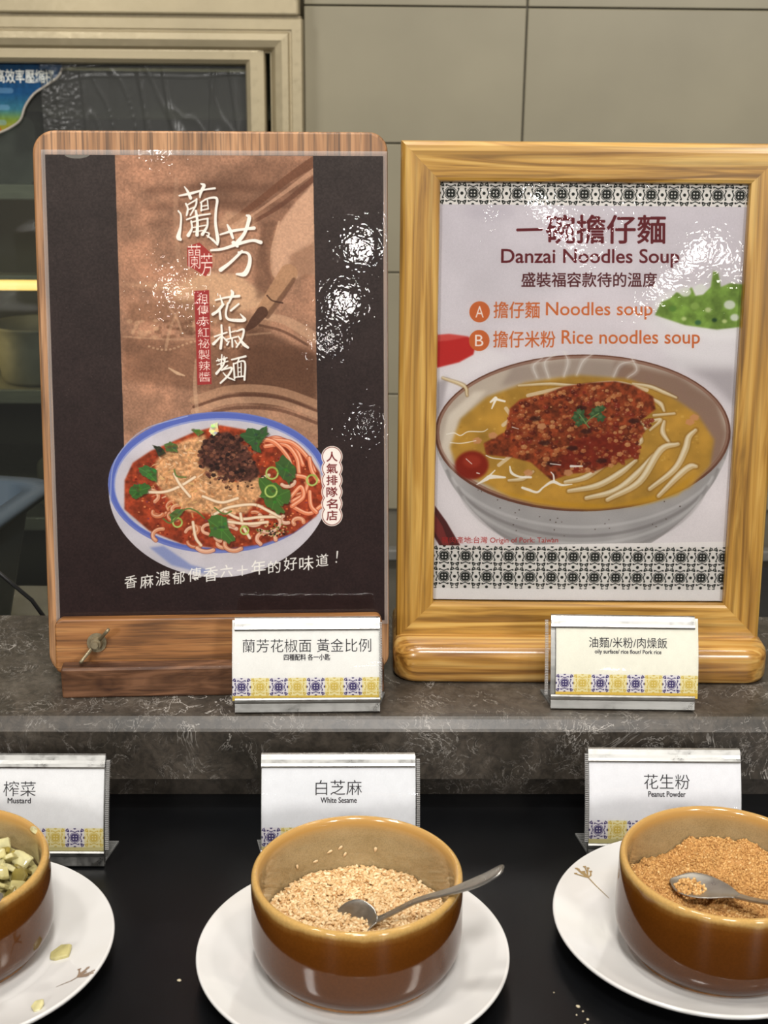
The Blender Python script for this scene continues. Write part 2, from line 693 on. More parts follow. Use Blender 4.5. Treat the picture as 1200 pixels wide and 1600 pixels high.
    def text(s, txt, x0, y0, x1, y1, c, off=0.0, al=1.0, rot=0, shear=0, bold=0.0):
        if bold:
            for dx, dy in ((-bold, 0), (bold, 0), (0, -bold), (0, bold)):
                s.text(txt, x0 + dx, y0 + dy, x1 + dx, y1 + dy, c, off, al, rot, shear)
            return
        s.text1(txt, x0, y0, x1, y1, c, off, al, rot, shear)

    def text1(s, txt, x0, y0, x1, y1, c, off=0.0, al=1.0, rot=0, shear=0):
        """fill the source-space box x0..x1, y0(top)..y1(bottom) with the text"""
        v, t = text_tris(txt, off)
        lo, hi = v.min(0), v.max(0)
        u = (v - lo) / np.maximum(hi - lo, 1e-6)
        X = x0 + u[:, 0] * (x1 - x0)
        Y = y1 - u[:, 1] * (y1 - y0)
        X = X + shear * (y1 - Y)
        cx, cy = (x0 + x1) / 2, (y0 + y1) / 2
        cr, sr = math.cos(R(rot)), math.sin(R(rot))
        q = np.c_[cx + (X - cx) * cr - (Y - cy) * sr, cy + (X - cx) * sr + (Y - cy) * cr]
        p = s.P(q)
        SS = 4
        bx, by = np.floor(p.min(0)).astype(int) - 1
        ex, ey = np.ceil(p.max(0)).astype(int) + 2
        m = np.zeros(((ey - by) * SS, (ex - bx) * SS), bool)
        g = (p - (bx, by)) * SS - .5
        for tri in t:
            A, B, D = g[tri]
            mn = np.floor(np.minimum(np.minimum(A, B), D)).astype(int)
            mx = np.ceil(np.maximum(np.maximum(A, B), D)).astype(int) + 1
            xx = np.arange(mn[0], mx[0])[None]
            yy = np.arange(mn[1], mx[1])[:, None]
            e0 = (B[0] - A[0]) * (yy - A[1]) - (B[1] - A[1]) * (xx - A[0])
            e1 = (D[0] - B[0]) * (yy - B[1]) - (D[1] - B[1]) * (xx - B[0])
            e2 = (A[0] - D[0]) * (yy - D[1]) - (A[1] - D[1]) * (xx - D[0])
            ins = ((e0 >= 0) & (e1 >= 0) & (e2 >= 0)) | ((e0 <= 0) & (e1 <= 0) & (e2 <= 0))
            m[mn[1]:mx[1], mn[0]:mx[0]] |= ins
        mm = m.reshape(ey - by, SS, ex - bx, SS).mean((1, 3))
        s.blend(bx, by, mm, c, al)


def tile_mask(u, v, corner=True):
    """ornamental tile; u,v in -1..1 over one cell. returns darkness 0..1"""
    r = np.hypot(u, v)
    th = np.arctan2(v, u)
    sup = (np.abs(u) ** 3.2 + np.abs(v) ** 3.2) ** (1 / 3.2)
    sc = .40 + .022 * np.cos(12 * th)
    core = sup < sc
    for a in (-1, 1):
        for b in (-1, 1):
            core &= np.hypot(u - a * .145, v - b * .145) > .075
    ring = (sup > sc + .045) & (sup < sc + .095)
    d = core | ring
    for (p, q) in ((u, v), (v, u)):
        a_ = np.abs(q)
        band = (np.abs(p) < .42) & (np.abs(a_ - (.66 - .07 * np.cos(p * 7.5))) < .045)
        knob = (np.hypot(np.abs(p) - .40, a_ - .68) < .075)
        dot = np.hypot(p, a_ - 1.0) < .14
        d = d | band | knob | dot
    if corner:
        au, av = np.abs(u), np.abs(v)
        cu, cv = 1 - au, 1 - av
        sq = (cu < .36 - .06 * np.cos(cv * 9)) & (cv < .36 - .06 * np.cos(cu * 9))
        cross = (cu < .09) & (cv < .24) | (cv < .09) & (cu < .24)
        lace = (np.hypot(cu - .22, cv - .22) < .05)
        d = d | (sq & ~cross & ~lace)
    return d.astype(float)


def paint_tiles(art, x0, y0, cell, nx, ny, fn):
    """canvas-pixel placement; 3x supersampled. fn(ix) -> (dark, light)"""
    SS = 3
    for j in range(int(math.ceil(ny))):
        for i in range(int(math.ceil(nx))):
            fy = min(1, ny - j)
            fx = min(1, nx - i)
            cx0, cy0 = int(round(x0 + i * cell)), int(round(y0 + j * cell))
            cx1, cy1 = int(round(x0 + i * cell + cell * fx)), int(round(y0 + j * cell + cell * fy))
            n0, n1 = (cx1 - cx0) * SS, (cy1 - cy0) * SS
            if n0 < 1 or n1 < 1:
                continue
            uu = ((np.arange(n0) + .5) / n0 * fx * 2 - 1)[None]
            vv = ((np.arange(n1) + .5) / n1 * fy * 2 - 1)[:, None]
            uu, vv = np.broadcast_arrays(uu, vv)
            m = tile_mask(uu, vv).reshape(cy1 - cy0, SS, cx1 - cx0, SS).mean((1, 3))
            dark, light = fn(i)
            art.blend(cx0, cy0, np.ones_like(m), light)
            art.blend(cx0, cy0, m, dark)


# ---------------- print 1: the dark menu sheet on the clipboard (source coords = measured on the photograph)
def make_print1():
    H = homog([(75, 238), (599, 249), (88, 968), (592, 970)], [(0, 0), (210, 0), (0, 297), (210, 297)])
    A = Art(210, 297, 5, H, (60, 50, 46))
    n1 = vnoise(A.h, A.w, 5, 2, 1)
    n2 = vnoise(A.h, A.w, 60, 4, 2)
    gy = np.linspace(0, 1, A.h)[:, None]
    base = np.array((64, 56, 53)) * (1 - gy[..., None]) + np.array((46, 31, 30)) * gy[..., None]  # greyer top: reflection on the sheet painted into its colour
    A.a = base * (.86 + .28 * n1[..., None]) * (.9 + .2 * n2[..., None])
    # sepia photograph band
    tex = np.array((170, 120, 90)) * (.80 + .40 * n2[..., None]) * (.94 + .12 * n1[..., None])
    A.poly([(183, 240), (490, 247), (492, 700), (191, 700)], None, tex=tex)
    sub = Art(210, 297, 5, H)
    sub.a = A.a.copy()
    B = sub
    B.poly([(400, 250), (491, 252), (491, 292), (440, 345), (400, 345), (340, 330), (300, 290)], (104, 66, 46), .45, 14)
    for y, a_ in ((292, .45), (318, .35), (344, .22)):
        B.poly([(230, y), (330, y - 7), (490, y + 2), (490, y + 12), (330, y + 6), (230, y + 9)], (96, 58, 40), a_, 8)
    B.poly([(183, 440), (262, 438), (292, 432), (330, 424), (372, 430), (430, 480), (420, 508), (300, 500), (262, 452)], (196, 150, 112), .55, 5)
    B.poly([(268, 452), (320, 424), (372, 428), (432, 474), (372, 486), (280, 468)], (206, 164, 124), .55, 4)
    B.poly([(200, 470), (300, 466), (420, 500), (420, 520), (330, 508), (200, 500)], (120, 78, 52), .45, 7)
    for k in range(60):
        g = random.Random(k)
        B.ell(200 + g.random() * 180, 495 + g.random() * 30, 3 + g.random() * 4, 2 + g.random() * 2, random.Random(k).choice(((205, 160, 120), (110, 68, 44))), .45, 1)
    B.poly([(190, 520), (300, 532), (492, 545), (492, 620), (330, 610), (190, 590)], (112, 68, 44), .45, 10)
    B.poly([(380, 508), (420, 520), (492, 556), (492, 636), (400, 636), (350, 600), (370, 560)], (84, 48, 30), .6, 8)
    for k in range(24):
        B.ell(232 + k * 6.5, 538 + 6 * math.sin(k * .4) - k * .1, 2.2, 1.8, (216, 172, 130), .5)
    B.stroke([(262, 572), (275, 580), (286, 584)], (2, 5, 2), (216, 176, 136), .8, 2)
    B.stroke([(278, 484), (266, 508), (258, 540)], (3, 5, 5), (214, 170, 130), .4, 3)
    B.stroke([(262, 476), (275, 494), (284, 520)], (2, 4, 3), (214, 170, 130), .4, 2)
    B.stroke([(192, 522), (280, 528), (360, 524), (420, 520)], 3, (214, 168, 126), .35, 2)
    # steamer ring of the pot at the lower right
    for i, (dy, wd, c_, al) in enumerate(((0, 12, (188, 140, 104), .65), (11, 5, (96, 56, 38), .7), (18, 10, (196, 150, 114), .6), (30, 5, (100, 60, 42), .6), (40, 14, (180, 134, 100), .5))):
        B.stroke([(300, 622 + dy), (360, 606 + dy), (430, 610 + dy), (492, 632 + dy)], wd, c_, al, 2)
    B.stroke([(304, 560), (302, 600), (305, 640)], (3, 6, 6), (206, 164, 128), .5, 2)
    B.stroke([(404, 494), (440, 500), (470, 516), (492, 530)], (8, 16, 16), (190, 146, 112), .75, 3)
    B.stroke([(404, 508), (440, 518), (478, 540)], 4, (84, 48, 32), .6, 2)
    # arm and hand, bottle
    arm = [(491, 288), (462, 318), (436, 352), (424, 392), (424, 424), (430, 436), (448, 444), (476, 430), (491, 432)]
    B.poly(arm, (198, 152, 120), .95, 3)
    B.stroke([(436, 348), (424, 392), (424, 424), (432, 438)], 3, (216, 170, 132), .6, 2)
    B.poly([(452, 400), (491, 380), (491, 432), (470, 436), (450, 424)], (138, 92, 64), .55, 6)
    B.poly([(412, 350), (432, 346), (422, 392), (424, 430), (440, 446), (400, 470), (396, 420)], (108, 68, 46), .5, 6)
    B.stroke([(360, 348), (400, 320), (450, 282), (491, 256)], (8, 10, 12, 16), (118, 70, 46), .8, 1)
    B.stroke([(372, 352), (420, 320), (491, 270)], (3, 4, 8), (196, 146, 112), .7, 1)
    B.stroke([(392, 350), (440, 322), (491, 282)], (5, 7, 8), (108, 62, 42), .7, 1)
    B.poly([(355, 330), (395, 336), (402, 350), (372, 360), (340, 352)], (206, 160, 122), .5, 5)
    B.stroke([(450, 428), (432, 454), (410, 486)], (28, 26, 22), (176, 128, 90), .9, 1)
    B.stroke([(458, 438), (438, 466), (416, 494)], (6, 8, 8), (96, 58, 40), .6, 3)
    B.stroke([(408, 488), (394, 504), (384, 514)], (18, 14, 6), (86, 50, 34), .9, 1)
    B.stroke([(416, 462), (424, 470), (440, 474)], 2.5, (66, 38, 26), .7)
    B.stroke([(278, 280), (276, 340), (280, 410)], 7, (196, 150, 116), .3, 4)
    B.stroke([(412, 352), (410, 400), (420, 440)], 9, (110, 70, 50), .3, 5)
    m = B.polymask([(183, 240), (490, 247), (492, 700), (191, 700)])
    x0, y0, mk = m
    h, w_ = mk.shape
    X0, Y0 = max(0, x0), max(0, y0)
    mk2 = mk[Y0 - y0:, X0 - x0:]
    mk2 = mk2[:A.h - Y0, :A.w - X0]
    B.a = B.a * .80 + B.a.mean(2, keepdims=True) * np.array((.20, .185, .17)) - np.array((6, 2, 0))
    B.a = B.a * 1.12
    reg = B.a[Y0:Y0 + mk2.shape[0], X0:X0 + mk2.shape[1]] * (.93 + .14 * n1[Y0:Y0 + mk2.shape[0], X0:X0 + mk2.shape[1], None])
    A.blend(X0, Y0, mk2, reg)
    # noodle bowl
    gt = np.array((206, 200, 204)) * (.94 + .1 * n2[..., None])
    outer = []
    for t in np.linspace(0, 180, 50):
        a = R(t)
        x = 337 + 171 * math.cos(a)
        y = 762 + 134 * math.sin(a) ** (1.0) * (1 - .02 * math.cos(2 * a))
        outer.append((x, y))
    A.poly(outer + [(168, 740), (506, 740)], None, tex=gt)
    A.poly([(228, 850), (250, 848), (292, 878), (330, 890), (310, 892), (262, 878)], (128, 140, 186), .8, 3)
    A.ell(337, 751, 172, 110, (116, 128, 190))
    A.ell(337, 750, 170, 107, (96, 112, 184))
    A.ell(337, 752, 163, 101, (150, 158, 200))
    A.ell(337, 753, 161, 99, None, tex=gt)
    A.stroke([(168, 780), (176, 716), (220, 668), (290, 647)], 1.6, (176, 184, 214), .8, 1)
    red = (138, 58, 36)
    soup = [(190, 790), (191, 745), (204, 718), (232, 700), (262, 688), (300, 672), (340, 662), (390, 672), (430, 690), (474, 708), (494, 738), (500, 775), (488, 806), (452, 832), (404, 848), (345, 855), (280, 846), (228, 824)]
    rt = np.array(red) * (.55 + .9 * vnoise(A.h, A.w, 14, 3, 5)[..., None]) + np.array((34, 12, 0)) * vnoise(A.h, A.w, 40, 2, 6)[..., None]
    A.poly(soup, None, soft=2, tex=rt)
    g = random.Random(3)

    def inside(cx, cy, a, b):
        t, r_ = g.uniform(0, 6.283), math.sqrt(g.random())
        return cx + a * r_ * math.cos(t), cy + b * r_ * math.sin(t)
    for k in range(420):   # chilli oil beads
        x, y = inside(345, 765, 150, 84)
        A.ell(x, y, g.uniform(.8, 2.2), g.uniform(.7, 1.6), g.choice(((222, 110, 60), (190, 62, 34), (110, 26, 18), (236, 150, 96), (128, 60, 74))), .8)
    for k in range(46):    # noodles
        x, y = inside(345, 790, 140, 58)
        a = g.uniform(0, 6.28)
        r_ = g.uniform(8, 20)
        arc = [(x + r_ * math.cos(a + t), y + r_ * .7 * math.sin(a + t)) for t in np.linspace(0, g.uniform(1.5, 4.5), 7)]
        wd = g.uniform(4.5, 6.5)
        A.stroke(arc, wd + 2, (132, 58, 34), .6, 1)
        A.stroke(arc, wd, g.choice(((222, 156, 116), (230, 174, 140), (210, 130, 88), (226, 190, 164))), .95, 1)
        A.stroke([(p[0] - .8, p[1] - 1) for p in arc], wd * .3, (244, 216, 190), .6, 1)
    for cpts in ([(406, 688), (430, 684), (456, 700), (468, 726)], [(410, 696), (440, 694), (458, 714), (462, 738)], [(420, 686), (452, 692), (476, 716), (486, 736)],
                 [(400, 684), (424, 690), (444, 712), (450, 728)], [(478, 716), (482, 736), (492, 752)], [(456, 742), (474, 748), (470, 770), (452, 782)],
                 [(450, 790), (476, 802), (496, 790)], [(448, 776), (464, 760), (468, 776), (450, 790)], [(478, 768), (480, 790), (488, 800)]):
        A.stroke(cpts, 8, (150, 60, 36), .7, 1)
        A.stroke(cpts, 6, (228, 142, 100), 1, 1)
        A.stroke([(p[0] + .5, p[1] - 1.2) for p in cpts], 2, (248, 204, 172), .8, 1)
    # bonito flakes, egg shreds and bean sprouts
    ft = np.array((206, 158, 112)) * (.62 + .72 * vnoise(A.h, A.w, 9, 3, 8)[..., None])
    A.poly([(240, 716), (262, 694), (290, 682), (316, 676), (332, 720), (360, 752), (398, 742), (408, 764), (380, 800), (330, 800), (290, 796), (256, 772), (238, 748)], None, soft=4, tex=ft)
    for k in range(230):
        x, y = inside(310, 742, 80, 58)
        a = g.uniform(0, 3.14)
        L = g.uniform(3, 11)
        A.stroke([(x, y), (x + L * math.cos(a), y + L * .6 * math.sin(a))], g.uniform(.8, 2.6), g.choice(((232, 192, 146), (214, 160, 106), (176, 118, 74), (240, 212, 176), (198, 140, 90), (222, 186, 120))), .75, 1)
    for cpts in ([(226, 764), (252, 764), (276, 756), (300, 742)], [(268, 736), (276, 752), (292, 772)], [(330, 800), (352, 790), (386, 786), (404, 790)], [(346, 796), (370, 808), (400, 806), (430, 806)],
                 [(312, 772), (340, 782), (366, 776)], [(296, 812), (300, 836), (308, 848)], [(398, 788), (420, 800), (432, 806)], [(370, 800), (374, 820), (384, 838)], [(350, 812), (380, 816), (412, 814)]):
        A.stroke(cpts, 6, (150, 104, 68), .6, 1)
        A.stroke(cpts, 4.4, (232, 208, 176), 1, 1)
        A.stroke(cpts, 1.4, (250, 236, 212), .8, 1)
    # minced pork
    mt = np.array((84, 52, 42)) * (.5 + 1.0 * vnoise(A.h, A.w, 8, 2, 9)[..., None])
    A.poly([(312, 690), (330, 676), (352, 672), (368, 684), (382, 700), (394, 722), (402, 738), (388, 750), (356, 748), (330, 732), (306, 722)], None, soft=3, tex=mt)
    for k in range(190):
        x, y = inside(350, 712, 46, 38)
        r_ = g.uniform(1.6, 4.2)
        A.ell(x, y, r_, r_ * .8, g.choice(((58, 34, 30), (104, 62, 48), (134, 84, 62), (38, 26, 24), (84, 50, 44), (150, 98, 74))), .85, 0, jag=.15, seed=k)
    for k in range(30):
        x, y = inside(365, 748, 44, 16)
        A.ell(x, y, g.uniform(1, 3), g.uniform(1, 2.4), (66, 42, 32), .8)
    # greens
    leaves = [([(372, 678), (384, 668), (398, 670), (412, 666), (416, 676), (408, 686), (400, 694), (404, 706), (392, 702), (382, 690)], (62, 96, 54)),
              ([(196, 760), (206, 752), (222, 750), (232, 756), (224, 766), (210, 774), (200, 772)], (66, 108, 50)),
              ([(212, 726), (226, 722), (242, 730), (240, 748), (230, 744), (218, 738)], (72, 114, 58)),
              ([(252, 690), (262, 686), (274, 692), (272, 702), (256, 700)], (88, 112, 60)),
              ([(236, 692), (248, 694), (256, 704), (244, 708)], (56, 60, 44)),
              ([(400, 746), (412, 744), (430, 758), (446, 766), (446, 784), (432, 790), (440, 800), (426, 800), (412, 790), (402, 774)], (76, 112, 50)),
              ([(424, 720), (438, 712), (456, 728), (456, 746), (446, 756), (428, 738)], (70, 100, 52)),
              ([(318, 808), (334, 800), (348, 806), (352, 824), (362, 838), (352, 848), (340, 838), (322, 834)], (78, 116, 54)),
              ([(260, 800), (270, 790), (284, 792), (272, 806), (262, 812)], (86, 116, 60)),
              ([(296, 668), (308, 668), (316, 672), (306, 678)], (106, 130, 60)),
              ([(322, 672), (326, 660), (336, 658), (338, 672), (330, 678)], (226, 230, 176))]
    def jagged(p):
        cx_, cy_ = sum(a for a, b in p) / len(p), sum(b for a, b in p) / len(p)
        out = []
        for i in range(len(p)):
            a, b = p[i], p[(i + 1) % len(p)]
            for t in (0, .25, .5, .75):
                x_, y_ = a[0] + (b[0] - a[0]) * t, a[1] + (b[1] - a[1]) * t
                k_ = 1 + g.uniform(-.14, .12)
                out.append((cx_ + (x_ - cx_) * k_, cy_ + (y_ - cy_) * k_))
        return out
    for p, c_ in leaves:
        p = jagged(p)
        A.poly([(a + 1.5, b + 2) for a, b in p], (40, 30, 20), .5, 1)
        A.poly(p, c_, 1, 0)
        cx = sum(a for a, b in p) / len(p)
        cy = sum(b for a, b in p) / len(p)
        for a, b in p[::6]:
            A.stroke([(cx, cy), (a, b)], 1.2, tuple(min(255, q * 1.35) for q in c_), .6, 1)
        for k in range(10):
            a, b = g.choice(p)
            f_ = g.random() * .8
            A.ell(cx + (a - cx) * f_, cy + (b - cy) * f_, 3, 2, tuple(q * g.choice((.7, .85, 1.25)) for q in c_), .6, 1)
    for (x, y, r_) in ((420, 738, 9), (418, 766, 9), (482, 750, 8), (376, 826, 6), (272, 812, 7)):
        A.stroke([(x + r_ * math.cos(t), y + r_ * math.sin(t)) for t in np.linspace(0, 6.0, 12)], 3, (160, 186, 86), .95, 1)
        A.stroke([(x + r_ * math.cos(t), y + r_ * math.sin(t)) for t in np.linspace(0, 4.0, 12)], 1.2, (206, 222, 140), .9, 1)
    for cpts in ([(250, 806), (262, 812), (284, 792), (300, 794), (314, 806)], [(286, 742), (272, 740), (268, 730)], [(330, 790), (344, 800), (356, 796)]):
        A.stroke(cpts, 2.4, (96, 124, 62), .9)
    for k in range(70):
        x, y = inside(420, 826, 26, 10)
        A.ell(x, y, 1.6, 1.2, g.choice(((224, 190, 140), (40, 30, 24), (120, 130, 60))), .9)
    # lettering: brush strokes traced for the five large characters
    W = (246, 242, 232)
    SH = (52, 28, 18)

    def br(strk):
        for off, c_, al, sf in (((4, 6), SH, .45, 3), ((0, 0), W, 1, 0)):
            for p, wd in strk:
                A.stroke([(250 + (x + off[0] * 2.2) / 4.57, 270 + (y + off[1] * 2.2) / 4.57) for x, y in p], [q / 4.57 for q in wd], c_, al, sf)
    br([([(146, 160), (230, 145), (320, 122), (398, 112)], (12, 20, 12, 16)), ([(184, 98), (205, 130), (226, 178)], (8, 18, 24)), ([(300, 78), (322, 92), (298, 140), (292, 175)], (10, 26, 22, 10)),
        ([(138, 268), (156, 300), (152, 380), (136, 452), (150, 470)], (12, 14, 16, 34, 22)),
        ([(192, 218), (205, 250), (200, 285), (196, 300)], (14, 14, 16, 12)), ([(200, 228), (256, 196), (268, 190)], (10, 12, 8)), ([(205, 262), (255, 242)], (9, 11)), ([(268, 186), (262, 230), (222, 300)], (14, 14, 10)),
        ([(296, 212), (340, 186), (398, 178), (414, 200), (404, 270), (400, 360), (414, 470), (412, 512)], (12, 12, 18, 20, 18, 20, 26, 12)), ([(412, 512), (380, 478), (336, 444)], (14, 18, 8)),
        ([(302, 218), (300, 268)], (12, 14)), ([(304, 238), (345, 232)], (9, 9)), ([(300, 266), (350, 256)], (10, 10)), ([(345, 196), (350, 256)], (10, 10)),
        ([(196, 330), (270, 306), (362, 292)], (12, 14, 12)), ([(228, 342), (232, 392), (206, 442)], (14, 14, 26)), ([(262, 270), (272, 350), (268, 440)], (18, 20, 26)),
        ([(228, 350), (300, 332), (345, 326)], (10, 10, 12)), ([(345, 326), (340, 380), (306, 436)], (14, 16, 24)), ([(236, 388), (330, 372)], (9, 9)), ([(240, 418), (318, 408)], (8, 8)), ([(318, 418), (352, 430), (345, 455)], (8, 12, 14))])
    br([([(432, 440), (520, 416), (610, 404), (672, 398)], (12, 20, 18, 26)), ([(484, 372), (502, 410), (522, 466)], (12, 26, 18)), ([(622, 308), (640, 326), (606, 430), (552, 500)], (14, 28, 24, 30)),
        ([(366, 550), (450, 542), (560, 508), (660, 486), (718, 500)], (16, 20, 24, 20, 28)), ([(526, 500), (552, 524)], (30, 22)),
        ([(584, 562), (500, 640), (432, 690)], (20, 22, 30)), ([(560, 568), (618, 572), (640, 606), (632, 668), (600, 722), (544, 722)], (14, 18, 24, 30, 36, 14))])
    br([([(392, 904), (470, 886), (560, 878)], (12, 14, 20)), ([(424, 868), (442, 930)], (8, 16)), ([(506, 838), (514, 862), (486, 926)], (14, 24, 12)),
        ([(446, 936), (408, 980), (372, 1004)], (20, 20, 22)), ([(420, 976), (426, 1036)], (16, 20)), ([(480, 926), (464, 1000), (480, 1040), (540, 1050), (596, 1046), (566, 1004)], (14, 16, 18, 24, 26, 6)), ([(556, 934), (500, 980)], (14, 16))])
    br([([(382, 1162), (470, 1134)], (12, 12)), ([(432, 1082), (434, 1160), (424, 1246)], (14, 16, 20)), ([(424, 1164), (374, 1214)], (12, 22)), ([(440, 1164), (470, 1196)], (10, 14)),
        ([(488, 1098), (496, 1172)], (14, 12)), ([(496, 1134), (532, 1124)], (9, 9)), ([(466, 1184), (540, 1166)], (11, 11)), ([(506, 1176), (508, 1236)], (12, 14)), ([(484, 1198), (470, 1222)], (10, 14)), ([(526, 1192), (540, 1216)], (10, 12)),
        ([(540, 1126), (588, 1116), (576, 1180), (536, 1240)], (12, 16, 16, 12)), ([(550, 1162), (586, 1218), (618, 1244)], (10, 24, 18))])
    br([([(432, 1292), (426, 1370)], (10, 12)), ([(394, 1334), (468, 1314)], (10, 10)), ([(398, 1362), (474, 1338)], (9, 9)), ([(456, 1318), (440, 1366), (392, 1424)], (12, 14, 20)), ([(402, 1318), (412, 1338)], (8, 10)), ([(448, 1304), (444, 1330)], (8, 10)),
        ([(470, 1370), (430, 1402)], (12, 12)), ([(440, 1398), (500, 1386), (478, 1436), (420, 1492)], (10, 16, 16, 14)), ([(440, 1420), (468, 1450), (520, 1474)], (8, 14, 10)),
        ([(502, 1328), (600, 1306)], (12, 16)), ([(556, 1316), (542, 1350)], (10, 12)), ([(514, 1356), (520, 1460)], (12, 14)), ([(514, 1358), (592, 1344), (590, 1472)], (10, 14, 16)), ([(520, 1454), (590, 1446)], (10, 12)),
        ([(544, 1358), (546, 1450)], (9, 9)), ([(568, 1354), (568, 1446)], (9, 9)), ([(544, 1388), (568, 1384)], (7, 7)), ([(544, 1418), (568, 1414)], (7, 7))])
    # red seal
    A.poly([(293, 384), (312, 378), (331, 396), (332, 416), (321, 431), (303, 419), (293, 414)], (168, 66, 60))
    A.text('蘭', 294, 381, 314, 419, (250, 236, 224), -.008)
    A.text('芳', 314, 395, 332, 430, (250, 236, 224), -.008)
    # vertical red strip
    A.poly([(303, 453), (326, 452), (328, 598), (306, 599)], (164, 60, 58))
    for i, ch in enumerate('祖傳赤紅祕製辣醬'):
        y = 458 + i * 17.3
        x = 307 + i * .25
        A.text(ch, x, y, x + 17.5, y + 15, (250, 240, 226), -.004)
    # badge
    for r_, c_ in ((16.6, (246, 234, 222)), (15.2, (120, 52, 48)), (14.2, (248, 240, 232))):
        for i in range(6):
            A.ell(513.5 - i * .25, 714 + i * 18.3, r_, r_, c_)
    for i, ch in enumerate('人氣排隊名店'):
        cx, cy = 513.5 - i * .25, 714 + i * 18.3
        A.text(ch, cx - 8.5, cy - 7.6, cx + 8.5, cy + 7.6, (120, 44, 44), 0, bold=.2)
    # handwriting line
    s_ = '香麻濃郁傳香六十年的好味道'
    for i, ch in enumerate(s_):
        t = i / 12
        cx = 197 + t * (495 - 197)
        cy = 903 - 6 * t - 22 * t + (2 if i % 2 else 0)
        k = 9.5 + (i % 3) * .8
        if ch == '十':
            k = 8
        A.text(ch, cx - k, cy - k, cx + k, cy + k, (244, 240, 232), -.004, rot=-6, shear=.12, bold=.25)
    A.stroke([(520, 862), (519, 872)], (2.6, 1.6), (240, 236, 228))
    A.ell(518, 878, 1.4, 1.4, (240, 236, 228))
    # scratches / dust on the sheet
    for k in range(420):
        x, y = g.uniform(78, 596), g.uniform(250, 955)
        A.ell(x, y, g.uniform(.3, .7), g.uniform(.3, .7), (150, 136, 124), .35)
    # half-round grip cut-outs of the print's white edge
    A.ell(125, 238, 20, 7, (128, 124, 116))
    A.ell(79, 785, 6, 18, (108, 96, 90))
    return A.a


